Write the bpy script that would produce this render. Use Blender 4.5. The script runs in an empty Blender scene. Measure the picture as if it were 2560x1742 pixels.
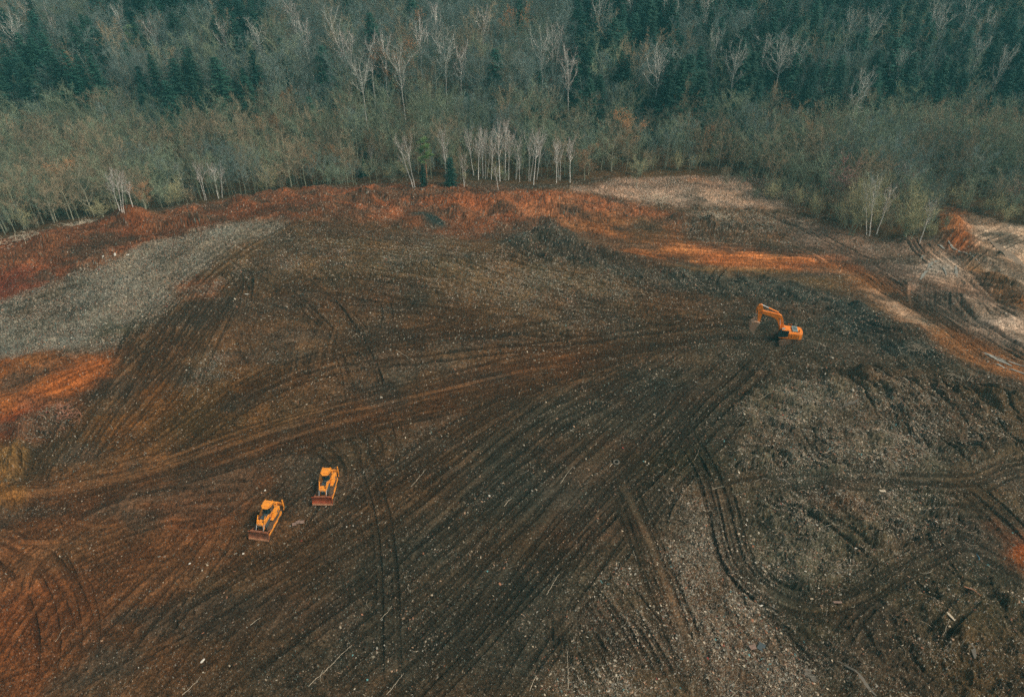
import bpy, bmesh, math, random
import numpy as np
from mathutils import Vector, Matrix

S = bpy.context.scene
COL = S.collection
R = math.radians

# ------------------------------------------------------------------ camera, sky, sun, exposure
CAM_H, PITCH, FPX = 76.0, 34.0, 1706.67          # drone height (m), tilt below the horizon, focal length in photo pixels
cd = bpy.data.cameras.new('camera'); cam = bpy.data.objects.new('camera', cd); COL.objects.link(cam)
cam.location = (0, 0, CAM_H); cam.rotation_euler = (R(90 - PITCH), 0, 0)
cd.sensor_width = 36; cd.lens = 24; cd.clip_start = 1; cd.clip_end = 6000
S.camera = cam
SUN_EL, SUN_AZ = 50.0, 105.0                       # azimuth clockwise from +Y (the direction looked in)
W = bpy.data.worlds.new("World"); S.world = W; W.use_nodes = True
wn = W.node_tree; wn.nodes.clear()
wo = wn.nodes.new('ShaderNodeOutputWorld'); wb = wn.nodes.new('ShaderNodeBackground'); sky = wn.nodes.new('ShaderNodeTexSky')
sky.sky_type = 'NISHITA'; sky.sun_disc = False; sky.sun_elevation = R(SUN_EL); sky.sun_rotation = R(SUN_AZ)
sky.air_density = 1.0; sky.dust_density = 4.0; sky.ozone_density = 1.0
wb.inputs['Strength'].default_value = 0.10
hs = wn.nodes.new('ShaderNodeHueSaturation'); hs.inputs['Saturation'].default_value = .38      # a grey overcast sky
wt_ = wn.nodes.new('ShaderNodeMix'); wt_.data_type = 'RGBA'; wt_.blend_type = 'MULTIPLY'; wt_.inputs[0].default_value = 1; wt_.inputs[7].default_value = (1.0, .97, .88, 1)
wn.links.new(sky.outputs[0], hs.inputs['Color']); wn.links.new(hs.outputs[0], wt_.inputs[6]); wn.links.new(wt_.outputs[2], wb.inputs['Color']); wn.links.new(wb.outputs[0], wo.inputs['Surface'])
sd = bpy.data.lights.new('sun', 'SUN'); sd.energy = 1.5; sd.angle = R(10); sd.color = (1.0, 0.88, 0.72)
sun = bpy.data.objects.new('sun', sd); COL.objects.link(sun)
sdir = Vector((math.sin(R(SUN_AZ)) * math.cos(R(SUN_EL)), math.cos(R(SUN_AZ)) * math.cos(R(SUN_EL)), math.sin(R(SUN_EL))))
sun.rotation_euler = sdir.to_track_quat('Z', 'Y').to_euler()
S.view_settings.view_transform = 'Standard'; S.view_settings.look = 'None'
S.view_settings.exposure = 0.46; S.view_settings.gamma = 1.0
S.cycles.use_denoising = False; S.cycles.max_bounces = 5; S.cycles.diffuse_bounces = 3; S.cycles.volume_bounces = 1; S.cycles.transparent_max_bounces = 4

cp, sp_ = math.cos(R(PITCH)), math.sin(R(PITCH))

def to_px(x, y, z):
    """world -> photo pixels (2560 wide)"""
    dz = z - CAM_H
    dep = y * cp - dz * sp_
    up = y * sp_ + dz * cp
    return 1280 + FPX * x / dep, 871 - FPX * up / dep

def ray(px, py):
    a = px - 1280.0; b = -(py - 871.0)
    return np.array([a, FPX * cp + b * sp_, -FPX * sp_ + b * cp])

def px_z(px, py, z):
    d = ray(px, py); t = (z - CAM_H) / d[2]
    return d[0] * t, d[1] * t

# ------------------------------------------------------------------ noise
_rt = np.random.RandomState(11).rand(256, 256).astype(np.float32)
def vnoise(x, y, seed=0):
    x = np.asarray(x, np.float64) + seed * 37.17; y = np.asarray(y, np.float64) + seed * 91.7
    ix = np.floor(x).astype(np.int64); iy = np.floor(y).astype(np.int64)
    fx = (x - ix); fy = (y - iy); fx = fx * fx * (3 - 2 * fx); fy = fy * fy * (3 - 2 * fy)
    a, b = ix & 255, iy & 255; a1, b1 = (ix + 1) & 255, (iy + 1) & 255
    v = _rt[a, b] * (1 - fx) * (1 - fy) + _rt[a1, b] * fx * (1 - fy) + _rt[a, b1] * (1 - fx) * fy + _rt[a1, b1] * fx * fy
    return v * 2 - 1
def fbm(x, y, freq, octv=3, seed=0):
    s = 0; amp = 1.0; tot = 0
    for i in range(octv):
        s = s + amp * vnoise(x * freq, y * freq, seed + i * 3); tot += amp; amp *= .5; freq *= 2.03
    return s / tot
def sstep(a, b, v):
    t = np.clip((v - a) / (b - a), 0, 1); return t * t * (3 - 2 * t)

# ------------------------------------------------------------------ macro terrain
CTRL = [  # photo pixel, height of the ground there
 (0,1742,-1.5),(0,1400,-1.2),(300,1742,-.3),(700,1742,.2),(1280,1742,.5),(2000,1742,.5),(2560,1742,0),(640,1300,0),(1280,1300,.8),
 (1900,1300,1.0),(2560,1300,.2),(0,1120,-1.6),(300,1050,-.5),(700,1000,.5),(1280,1000,1.0),(1700,900,1.0),(2000,1000,1.7),(2300,1020,1.2),
 (2560,1130,0),(300,800,.9),(700,780,2.2),(1280,780,1.7),(1750,760,.8),(2080,840,.6),(600,620,2.6),(900,610,2.8),(1180,640,2.2),
 (1500,700,1.4),(0,900,-.4),(0,760,.3),(200,710,1.3),(-60,640,.6),(-60,1000,-1),(230,560,1.4),(440,536,1.4),(620,508,1.8),(780,482,2.2),
 (930,500,.4),(1000,525,-.8),(1200,540,-2.0),(1400,545,-2.4),(1600,535,-2.8),(1400,596,-1.8),(1750,610,-3),(2000,640,-3.2),(2220,640,-3.2),
 (1050,478,1.2),(1250,487,1.2),(1400,484,.6),(1550,472,-1.6),(1800,452,-2.2),(2000,520,-2.6),(2250,600,-3),(2560,640,-3),(2560,840,-4),
 (2380,780,-3.6),(2100,748,-.2),(2290,824,-.3),(2620,990,-.6),(1680,668,-.6),(1900,706,-.2),(2500,905,-3.9),(2200,730,-3.0),(1900,668,-3.1)]
CW = [(-200,196,-9),(-120,208,-9),(-60,219,-7),(-220,250,-6),(-110,255,-5),(0,212,-2),(0,250,-2),(60,225,-2.4),(120,225,-2.6),(200,225,-3),
      (240,190,-3),(-230,150,-3),(-90,70,-2),(110,60,-.5),(0,20,.5),(60,20,0),(-60,20,-1),(250,260,-3),(100,255,-3),(-230,190,-7),(-260,220,-7),(260,120,-3),(-180,110,-3)]
P = []
for a, b, z in CTRL:
    x, y = px_z(a, b, z); P.append((x, y, z))
P += CW
P = np.array(P, float)
def _k(r2): return np.where(r2 > 0, .5 * r2 * np.log(r2 + 1e-12), 0)
n_ = len(P); XY = P[:, :2] / 100.0
D2 = ((XY[:, None] - XY[None]) ** 2).sum(-1)
A = np.zeros((n_ + 3, n_ + 3)); A[:n_, :n_] = _k(D2) + np.eye(n_) * 2e-4
A[:n_, n_] = 1; A[:n_, n_ + 1:] = XY; A[n_, :n_] = 1; A[n_ + 1:, :n_] = XY.T
sol = np.linalg.solve(A, np.r_[P[:, 2], 0, 0, 0])
GX = np.arange(-300, 301, 3.0); GY = np.arange(-9, 292, 3.0)
gx, gy = np.meshgrid(GX, GY, indexing='ij')
gz = sol[n_] + sol[n_ + 1] * gx / 100 + sol[n_ + 2] * gy / 100
for i in range(n_):
    gz += sol[i] * _k((gx / 100 - XY[i, 0]) ** 2 + (gy / 100 - XY[i, 1]) ** 2)
gz = np.clip(gz, -8, 4)

def bilin(grid, x, y, x0, y0, step):
    u = np.clip((x - x0) / step, 0, grid.shape[0] - 1.001); v = np.clip((y - y0) / step, 0, grid.shape[1] - 1.001)
    i = u.astype(np.int64); j = v.astype(np.int64); fu = u - i; fv = v - j
    if grid.ndim == 3: fu = fu[..., None]; fv = fv[..., None]
    return grid[i, j] * (1 - fu) * (1 - fv) + grid[i + 1, j] * fu * (1 - fv) + grid[i, j + 1] * (1 - fu) * fv + grid[i + 1, j + 1] * fu * fv

# heaps: photo pixel of the middle of the foot, radii across / along, height, turn (deg)
HEAPS = [(1378,606,8.5,5.5,3.9,0),(1300,622,6,4,2.2,0),(1440,634,9,4.5,2.3,-20),(1530,655,9,4.5,2.0,-20),(1640,672,9,4,1.8,-15),
         (1065,548,6,4,2.4,-15),(1045,556,4,3,1.6,0),(318,566,7,4.5,3.0,-10),(355,556,6,4,2.4,0),(598,520,4,4,2.2,0),(470,538,8,3,1.3,10),
         (2372,560,6,5,4.0,0),(2402,596,7,4.5,3.6,-40),(2450,640,7,4,2.2,-45),(2280,842,6,5,2.4,0),(2230,862,7,4,1.6,0),
         (2060,905,9,5,1.3,0),(2200,990,9,7,1.4,0),(2370,905,8,5,1.3,-30),(1930,870,7,4,.9,0),(50,1138,4.2,3.0,2.4,0),(-8,1165,4.2,3.0,2.4,0),
         (22,1222,4.6,2.8,2.2,0),(110,1048,6,3.4,1.8,20),(90,905,9,3.5,1.6,15),(150,945,8,3,1.2,20),(20,1000,8,3,1.5,15),(1000,560,6,3,1.2,0),(900,548,7,3,1.3,0),(1830,560,9,5,1.5,0),(1780,545,6,4,1.4,0),
         (2410,720,9,4,1.8,-45),(2520,700,10,4,2.0,-45),(1750,1010,6,4,.9,0),(2130,1330,8,5,.8,0),(1960,1330,9,6,.7,0),(1240,548,7,3,1.2,0),(1700,525,4,3,1.3,0)]
HP = [(px_z(a, b, 0.0 if b > 700 else (-1.5 if b > 530 and a > 1200 else 0.0)), rx, ry, h, R(t)) for a, b, rx, ry, h, t in HEAPS]

def macro(x, y):
    x = np.asarray(x, float); y = np.asarray(y, float)
    h = bilin(gz, x, y, -300, -9, 3.0)
    far = sstep(228, 285, y)
    h = h * (1 - far) + far * (-3.5 + 1.0 * fbm(x, y, .012, 2, 5))
    side = sstep(240, 330, np.abs(x)); h = h * (1 - side) + side * (-4)
    hill = np.clip(y - 226 - .04 * x, 0, None)
    h = h + 54 * (1 - np.exp(-(hill / 150) ** 1.3)) * (1 + .10 * fbm(x, y, .008, 2, 8))
    for (cx, cy), rx, ry, hh, t in HP:
        dx = x - cx; dy = y - cy
        u = (dx * math.cos(t) + dy * math.sin(t)) / rx; v = (-dx * math.sin(t) + dy * math.cos(t)) / ry
        q = np.sqrt(u * u + v * v)
        h = h + hh * np.where(q < 2.0, np.exp(-(q * 1.25) ** 2.0), 0)
    return h

def hit(px, py):
    """the point of the terrain seen at a photo pixel"""
    d = ray(px, py); d = d / np.linalg.norm(d)
    t = np.arange(70, 620, .5)
    x = d[0] * t; y = d[1] * t; z = CAM_H + d[2] * t
    below = np.nonzero(z < macro(x, y))[0]
    i = below[0] if len(below) else len(t) - 1
    return float(x[i]), float(y[i])

# ------------------------------------------------------------------ rasters of relief and soil
RX0, RY0, RS = -205.0, 34.0, 0.125
NX, NY = int(410 / RS), int(210 / RS)
rx_ = (RX0 + RS * np.arange(NX)).astype(np.float32); ry_ = (RY0 + RS * np.arange(NY)).astype(np.float32)

# regions are painted on a coarser grid, with uneven edges
CS = 0.5
cxs = np.arange(RX0, RX0 + 410.1, CS); cys = np.arange(RY0, RY0 + 210.1, CS)
CXX, CYY = np.meshgrid(cxs, cys, indexing='ij')
wob = 2.6 * fbm(CXX, CYY, .12, 3, 21); wob2 = 2.6 * fbm(CXX, CYY, .12, 3, 33)
soil = np.zeros(CXX.shape + (3,)); soil[:] = (.064, .044, .031)
lit = np.full(CXX.shape, 1.6)
rough = np.full(CXX.shape, .55)     # how lumpy
def inpoly(pts, X, Y):
    ins = np.zeros(X.shape, bool); j = len(pts) - 1
    for i in range(len(pts)):
        xi, yi = pts[i]; xj, yj = pts[j]
        if yi != yj:
            c = ((yi > Y) != (yj > Y)) & (X < (xj - xi) * (Y - yi) / (yj - yi) + xi)
            ins ^= c
        j = i
    return ins
def blur(a, k):
    for ax in (0, 1):
        for _ in range(2):
            c = np.cumsum(a, axis=ax); 
            if ax == 0: a = (np.vstack([c[k:], np.repeat(c[-1:], k, 0)]) - np.vstack([np.zeros((k, a.shape[1])), c[:-k]])) / (2 * k)
            else: a = (np.hstack([c[:, k:], np.repeat(c[:, -1:], k, 1)]) - np.hstack([np.zeros((a.shape[0], k)), c[:, :-k]])) / (2 * k)
    return a
def region(pix, colr=None, litter=None, rgh=None, feather=2, op=1.0, seed=1):
    pts = [hit(a, b) for a, b in pix]
    m = inpoly(pts, CXX + wob, CYY + wob2).astype(float)
    m = blur(m, max(1, int(feather / CS)))
    m = np.clip(m + .35 * fbm(CXX, CYY, .35, 3, seed) * (m > .02) * (m < .98), 0, 1) * op
    if colr is not None: soil[:] = soil * (1 - m[..., None]) + np.array(colr) * m[..., None]
    if litter is not None: lit[:] = lit * (1 - m) + litter * m
    if rgh is not None: rough[:] = rough * (1 - m) + rgh * m
DK = (.039, .037, .035)
region([(900,1400),(1300,1020),(1700,850),(1900,730),(2300,800),(2600,960),(2620,1760),(450,1760)], DK, 2.4, .5, 4)
region([(700,820),(1100,700),(1500,760),(1550,880),(1000,960),(700,1000)], (.066,.046,.033), 3, .5, 8)
region([(560,600),(900,590),(1200,620),(1600,690),(1560,760),(1300,780),(1000,700),(560,680)], (.105,.084,.06), 9, .8, 4, .75)
region([(1180,640),(1500,690),(1600,740),(1450,790),(1250,760)], (.13,.10,.075), 12, .9, 5, .7)
region([(1650,1180),(1790,1210),(1850,1420),(1970,1560),(2040,1760),(1700,1760)], (.078,.066,.060), 20, .9, 1.5)
region([(1430,1480),(1530,1350),(1600,1430),(1770,1760),(1390,1760)], (.066,.061,.054), 14, .6, 1.5)
region([(1860,1000),(2000,950),(2350,960),(2350,1180),(1825,1190)], (.074,.079,.076), 17, 1.1, 1.2)
region([(1850,1230),(2350,1230),(2440,1340),(2120,1440),(1960,1480),(1860,1380)], (.060,.062,.056), 14, 1.2, 1.5)
region([(2000,1500),(2300,1440),(2600,1460),(2600,1760),(2080,1760)], (.05,.042,.029), 6, 1.0, 4)
region([(2300,900),(2600,1000),(2600,1300),(2420,1200)], (.062,.05,.036), 6, 1.0, 4)
region([(1560,1100),(1800,1090),(1830,1190),(1680,1190)], (.036,.034,.025), 3, .9, 3)
region([(-60,1210),(350,1130),(750,1020),(1100,930),(1500,860),(1550,890),(1150,1000),(800,1090),(400,1180),(-60,1290)], (.105,.058,.034), 1.5, .5, 3, .85)
region([(600,800),(1000,800),(1300,880),(1000,960),(650,1000)], (.085,.058,.04), 2.5, .5, 8, .8)
# ochre and orange soil on the left
region([(200,1010),(480,880),(720,960),(700,1060),(500,1110),(200,1200)], (.095,.055,.026), 1.5, .5, 5)
region([(-60,1300),(200,1240),(430,1180),(680,1160),(560,1330),(490,1420),(380,1560),(330,1760),(-60,1760)], (.125,.062,.034), .9, .5, 4)
region([(380,1260),(660,1200),(560,1330),(380,1350)], (.19,.092,.052), .5, .4, 2.5, .85)
region([(-60,1480),(140,1470),(170,1640),(120,1760),(-60,1760)], (.125,.052,.024), .5, .4, 3)
region([(-60,905),(60,880),(110,864),(160,895),(310,860),(250,960),(120,1040),(-60,1110)], (.22,.085,.032), .6, .5, 2)
region([(-60,1040),(130,1000),(170,1030),(120,1100),(-60,1130)], (.13,.042,.02), 1.5, .6, 2)
region([(-60,1110),(60,1090),(110,1110),(70,1150),(90,1190),(60,1240),(-60,1260)], (.10,.07,.04), 1.5, .6, 1.2)
region([(-60,1150),(0,1120),(40,1104),(96,1104),(104,1128),(70,1156),(20,1172),(-60,1185)], (.165,.098,.045), .3, .9, .8)
region([(-60,1205),(20,1196),(72,1208),(70,1232),(30,1252),(-60,1262)], (.165,.095,.042), .3, .9, .8)
region([(120,1020),(190,1010),(190,1070),(120,1080)], (.10,.05,.03), 12, 1.0, 2)
# red band along the left rim
region([(-80,610),(200,560),(350,520),(800,468),(1000,470),(980,530),(830,540),(620,560),(420,620),(300,650),(150,725),(-80,770)], (.125,.056,.036), 1.8, 1.2, 2.5)
region([(260,560),(330,530),(400,560),(380,590),(290,580)], (.20,.072,.036), .4, .9, 2)
region([(-80,690),(60,665),(170,690),(100,730),(-80,770)], (.12,.036,.026), .3, .4, 3)
region([(-80,770),(150,725),(350,622),(600,555),(720,552),(560,625),(480,690),(420,760),(350,800),(250,880),(110,868),(-80,910)], (.15,.172,.20), 34, 1.2, 2)
region([(60,740),(200,700),(260,690),(180,745),(60,790)], (.08,.075,.07), 14, 1.2, 3, .7)
region([(330,690),(460,640),(500,650),(380,730)], (.09,.08,.075), 14, 1.2, 3, .7)
region([(0,850),(90,800),(160,810),(80,870)], (.085,.08,.07), 14, 1.2, 3, .7)
region([(240,790),(380,800),(300,870),(200,860)], (.05,.05,.038), 12, 1.0, 2, .8)
region([(450,700),(540,695),(540,740),(460,750)], (.15,.075,.05), 12, 1.2, 1.5)
region([(480,880),(560,860),(560,950),(460,980)], (.09,.075,.055), 16, .9, 2, .8)
# the red cut and the pit floor
region([(820,480),(1000,462),(1300,470),(1420,478),(1560,500),(1750,545),(1680,600),(1450,590),(1300,566),(1100,575),(950,548),(820,540)], (.185,.078,.046), 2.0, 1.5, 2.5)
region([(1150,515),(1400,500),(1560,515),(1500,560),(1280,545)], (.27,.125,.078), 1.0, 1.3, 3, .9)
region([(1100,550),(1260,545),(1320,580),(1200,600),(1040,580)], (.12,.055,.035), 5, .9, 2, .8)
region([(1400,565),(1560,545),(1700,580),(1760,630),(1640,650),(1480,620)], (.24,.11,.055), .6, .3, 3)
region([(1560,540),(1680,540),(1700,600),(1620,610)], (.085,.075,.055), 1.0, .5, 4, .75)
region([(1420,472),(1560,446),(1850,440),(2080,470),(2000,510),(1850,520),(1680,512),(1540,490)], (.25,.20,.21), .8, .7, 2.5)
region([(1500,480),(1640,462),(1760,480),(1700,500),(1560,500)], (.38,.32,.34), .4, .6, 3, .7)
region([(1640,478),(1900,470),(1960,500),(1800,520)], (.40,.34,.35), .4, .6, 3, .75)
region([(1560,450),(1800,444),(1860,455),(1620,466)], (.16,.10,.08), .4, .6, 3, .8)
region([(1740,520),(1900,524),(2010,560),(1960,610),(1780,612),(1700,575)], (.10,.07,.055), 14, 1.2, 2)
region([(1950,545),(2350,590),(2440,640),(2520,760),(2620,900),(2400,830),(2200,700),(2000,640)], (.15,.125,.135), 3, .6, 3)
region([(1640,606),(1880,618),(2120,642),(2160,668),(1950,680),(1720,655)], (.46,.19,.085), .3, .7, 2.2, .85)
region([(1700,655),(1950,672),(2130,690),(2080,720),(1850,700),(1700,675)], (.11,.075,.045), 1.0, .6, 2)
region([(2120,655),(2200,680),(2330,780),(2560,900),(2640,960),(2500,940),(2280,830),(2160,740)], (.20,.105,.055), .8, .7, 2.5, .85)
region([(2160,715),(2230,730),(2330,800),(2290,812)], (.34,.28,.28), .8, .6, 2, .6)
region([(2270,650),(2330,628),(2420,650),(2460,700),(2400,700),(2330,690)], (.44,.39,.42), .5, .4, 2, .85)
region([(2370,760),(2440,740),(2620,800),(2620,860),(2460,840),(2390,800)], (.42,.37,.40), .8, .4, 2, .9)
region([(2320,495),(2390,505),(2450,575),(2460,620),(2400,640),(2330,570)], (.22,.095,.045), .5, 1.0, 1.5)
region([(2430,540),(2620,560),(2620,760),(2520,700),(2450,640)], (.38,.33,.34), .6, .5, 2)
region([(2400,640),(2460,640),(2620,800),(2620,840),(2500,750)], (.17,.09,.045), 1, .8, 2)
# charcoal waste along the edge of the tip
region([(1260,606),(1390,556),(1480,612),(1640,655),(1980,700),(2170,765),(2320,830),(2360,880),(2200,860),(2000,770),(1700,720),(1480,676),(1300,640)], (.032,.041,.048), 4, 1.2, 2, .85)
region([(1010,535),(1080,528),(1130,570),(1080,572)], (.026,.042,.054), 1.5, 1.2, 1.2)
region([(2170,850),(2300,820),(2400,900),(2300,900)], (.029,.037,.044), 2, 1.2, 2)
region([(2485,1290),(2600,1360),(2600,1480),(2520,1400)], (.24,.075,.02), .5, .5, 1.5)
region([(2080,1240),(2150,1230),(2170,1260),(2110,1280)], (.13,.05,.025), 3, .8, 2, .7)

# forest floor: where the trees stand
TREE_EDGE = [(-260,616),(0,612),(150,580),(350,522),(470,515),(640,490),(800,470),(1000,462),(1120,470),(1300,478),(1410,474),(1450,452),(1640,446),
             (1850,436),(1920,500),(2060,520),(2100,560),(2200,588),(2340,590),(2350,520),(2420,500),(2480,545),(2560,560),(2820,600)]
TE = []
for a, b in TREE_EDGE:
    x, y = px_z(a, b, -2.5 if a > 900 else -3.5); TE.append((x, y))
TE = [(x, y - 1.5) for x, y in TE]
TE = np.array(TE)
def behind_edge(x, y):
    return y - np.interp(x, TE[:, 0], TE[:, 1])
FLOOR = (.075, .052, .034)
be = behind_edge(CXX, CYY); fm = sstep(-1.5, 2.5, be + wob * .6)
soil = soil * (1 - fm[..., None]) + np.array(FLOOR) * fm[..., None]; lit = lit * (1 - fm) + .25 * fm; rough = rough * (1 - fm) + .4 * fm

st1 = fbm(CXX * .55, CYY, .16, 4, 101); st2 = fbm(CXX * .4, CYY, .3, 3, 111)
mk_ = sstep(-.02, .36, st1)[..., None] * .72 * (1 - fm)[..., None]; soil = soil * (1 - mk_) + np.array((.052, .044, .042)) * mk_
mk_ = sstep(.12, .5, st2)[..., None] * .5 * (1 - fm)[..., None]; soil = soil * (1 + .7 * mk_) 
lit = lit * (.45 + 1.1 * sstep(-.4, .5, fbm(CXX, CYY, .28, 3, 121)))
def up_c(a):   # coarse grid -> fine raster, in slabs
    out = np.empty((NX, NY) + a.shape[2:], np.float32)
    for s in range(0, NX, 400):
        X, Y = np.meshgrid(rx_[s:s + 400], ry_, indexing='ij')
        out[s:s + 400] = bilin(a, X, Y, RX0, RY0, CS)
    return out
relief = np.zeros((NX, NY), np.float32); tint = np.ones((NX, NY), np.float32); clear = np.ones((NX, NY), np.float32); wet = np.zeros((NX, NY), np.float32)

rng = np.random.RandomState(5)
def smooth_line(pts, step=1.0):
    pts = np.array(pts, float); pts = np.vstack([2 * pts[0] - pts[1], pts, 2 * pts[-1] - pts[-2]])
    out = []
    for i in range(1, len(pts) - 2):
        p0, p1, p2, p3 = pts[i - 1:i + 3]; n = max(2, int(np.linalg.norm(p2 - p1) / step))
        t = np.linspace(0, 1, n, endpoint=False)[:, None]
        out.append(.5 * ((2 * p1) + (-p0 + p2) * t + (2 * p0 - 5 * p1 + 4 * p2 - p3) * t ** 2 + (-p0 + 3 * p1 - 3 * p2 + p3) * t ** 3))
    out.append(pts[-2][None]); return np.vstack(out)
def stamp(line, half, depth, berm, tn, clr, wt, cleat=0.0, tcol=1.0):
    s = 0.0
    edge = .09 + half * .08
    pad = half + .45
    nseg = len(line) - 1
    mod = np.clip(.72 + .75 * vnoise(np.arange(nseg + 1) * .17, np.full(nseg + 1, rng.rand() * 200), 3), .5, 1)
    for i in range(nseg):
        a, b = line[i], line[i + 1]; L = float(np.hypot(*(b - a)))
        if L < 1e-3: continue
        x0 = int((min(a[0], b[0]) - pad - RX0) / RS); x1 = int((max(a[0], b[0]) + pad - RX0) / RS) + 1
        y0 = int((min(a[1], b[1]) - pad - RY0) / RS); y1 = int((max(a[1], b[1]) + pad - RY0) / RS) + 1
        x0 = max(x0, 0); y0 = max(y0, 0); x1 = min(x1, NX); y1 = min(y1, NY)
        if x1 <= x0 or y1 <= y0: s += L; continue
        ux, uy = (b - a) / L
        DX = rx_[x0:x1, None] - a[0]; DY = ry_[None, y0:y1] - a[1]
        al = DX * ux + DY * uy; d = np.abs(-DX * uy + DY * ux)
        ok = (al > -.12) & (al < L + .12)
        end = min(1.0, (i + 1) / 4.0, (nseg - i) / 4.0) * mod[i]
        wi = np.clip((half - d) / edge + .5, 0, 1) * ok * end
        wo_ = np.clip((half + .38 - d) / .2, 0, 1) * ok * end
        cs_ = np.sin((al + s) * (2 * math.pi / .44)); v = -depth + cleat * cs_
        tgt = np.where(d < half, v, berm)
        sl = (slice(x0, x1), slice(y0, y1))
        w = np.maximum(wi, wo_ * .55)
        relief[sl] = relief[sl] * (1 - w) + tgt * w
        tint[sl] = tint[sl] * (1 - wi * .85) + tn * (1 + (cs_ * .38 if cleat else 0)) * wi * .85
        clear[sl] = clear[sl] * (1 - wi) + clr * wi
        wet[sl] = wet[sl] * (1 - wi) + wt * wi
        s += L
def offset(line, o):
    t = np.gradient(line, axis=0); n = np.stack([-t[:, 1], t[:, 0]], 1); n /= np.linalg.norm(n, axis=1)[:, None] + 1e-9
    return line + n * (o[:, None] if np.ndim(o) else o)
def guide(pix, n, hw, style='m', lo=.3, hi=1.0):
    base = smooth_line([hit(a, b) for a, b in pix], 1.3)
    for k in range(n):
        N = len(base); ln = int(N * rng.uniform(lo, hi)); st = rng.randint(0, max(1, N - ln)); seg = base[st:st + max(4, ln)]
        q = np.linspace(0, 1, len(seg))
        o = rng.uniform(-hw, hw) + rng.uniform(-.35, .35) * hw * q + (.25 + .05 * hw) * vnoise(np.arange(len(seg)) * .08, np.full(len(seg), rng.rand() * 200), 5)
        c = offset(seg, o)
        st_ = style if style != 'm' else rng.choice(['b', 'b', 'b', 'b', 's', 'r', 'c'])
        if st_ == 'b':
            dp = rng.uniform(.07, .15)
            for sd_ in (-1.02, 1.02):
                stamp(offset(c, sd_), .28, dp * 1.3, rng.uniform(.05, .14), rng.uniform(.42, .72), .2, .6, .045)
        elif st_ == 'r':
            dp = rng.uniform(.2, .42); g = rng.choice([.95, 1.1])
            for sd_ in (-g, g):
                stamp(offset(c, sd_), rng.uniform(.2, .34), dp, rng.uniform(.14, .3), rng.uniform(.32, .56), .15, .8)
        elif st_ == 's':
            stamp(c, rng.uniform(.15, .42), .02, .03, rng.uniform(1.25, 1.6), .12, .2)
        elif st_ == 'c':   # narrow scratches and windrows
            stamp(c, rng.uniform(.12, .28), rng.uniform(.12, .3), rng.uniform(.06, .18), rng.uniform(.38, .75), .5, .4)
        elif st_ == 'w':
            stamp(c, rng.uniform(.12, .3), -rng.uniform(.08, .22), 0, rng.uniform(1.05, 1.3), 1.2, .1)
def clods(pix, n, rlo, rhi, hlo, hhi, neg=.25):
    poly = [hit(a, b) for a, b in pix]; P_ = np.array(poly); k = 0; tries = 0
    while k < n and tries < n * 12:
        tries += 1
        x, y_ = rng.uniform(P_[:, 0].min(), P_[:, 0].max()), rng.uniform(P_[:, 1].min(), P_[:, 1].max())
        if not inpoly(poly, np.array([x]), np.array([y_]))[0]: continue
        k += 1; r = rlo + (rhi - rlo) * rng.rand() ** 2; h = rng.uniform(hlo, hhi) * r * (-.5 if rng.rand() < neg else 1); an = rng.uniform(0, 3.14); e = rng.uniform(1, 2.4)
        R_ = r * e * 1.5; x0 = max(0, int((x - R_ - RX0) / RS)); x1 = min(NX, int((x + R_ - RX0) / RS)); y0 = max(0, int((y_ - R_ - RY0) / RS)); y1 = min(NY, int((y_ + R_ - RY0) / RS))
        if x1 <= x0 or y1 <= y0: continue
        DX = rx_[x0:x1, None] - x; DY = ry_[None, y0:y1] - y_
        q = ((DX * math.cos(an) + DY * math.sin(an)) / e) ** 2 + (-DX * math.sin(an) + DY * math.cos(an)) ** 2
        relief[x0:x1, y0:y1] += (h * np.clip(1 - q / r ** 2 * .8, 0, 1) ** 1.3).astype(np.float32)
clods([(1260,606),(1390,556),(1480,612),(1640,655),(1980,700),(2170,765),(2360,850),(2560,960),(2560,1040),(2200,880),(2000,790),(1700,730),(1480,690),(1300,650)], 380, .5, 2.4, .16, .36)
clods([(1860,900),(2560,980),(2560,1180),(1840,1190)], 700, .4, 2.2, .2, .42)
clods([(1850,1220),(2400,1230),(2440,1340),(2120,1440),(1960,1490)], 420, .35, 1.6, .2, .42)
clods([(2000,1500),(2300,1440),(2600,1460),(2600,1742),(2080,1742)], 420, .35, 1.5, .2, .4)
clods([(1650,1180),(1790,1210),(1850,1420),(1970,1560),(2040,1742),(1700,1742)], 260, .3, 1.2, .2, .35)
clods([(0,610),(350,522),(800,470),(1000,470),(980,530),(620,560),(300,650),(0,740)], 260, .8, 4.2, .14, .32)
clods([(820,480),(1400,478),(1750,545),(1450,590),(1100,575),(820,540)], 160, 1.2, 4.5, .12, .28)
clods([(0,770),(350,622),(700,552),(560,625),(350,800),(110,868),(0,900)], 420, .3, 1.6, .15, .35)
clods([(1740,520),(1900,524),(2010,560),(1960,610),(1780,612)], 200, .4, 1.8, .25, .5)
clods([(2250,600),(2560,620),(2560,880),(2350,760)], 140, 1.0, 3.5, .1, .25)
clods([(0,1040),(190,1010),(200,1080),(60,1240),(0,1260)], 120, .4, 2.0, .2, .5)
clods([(600,600),(1200,620),(1600,690),(1500,800),(700,760)], 420, .3, 1.6, .1, .25)
clods([(0,1300),(680,1160),(480,1420),(300,1742),(0,1742)], 200, .4, 1.6, .08, .2)
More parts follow.
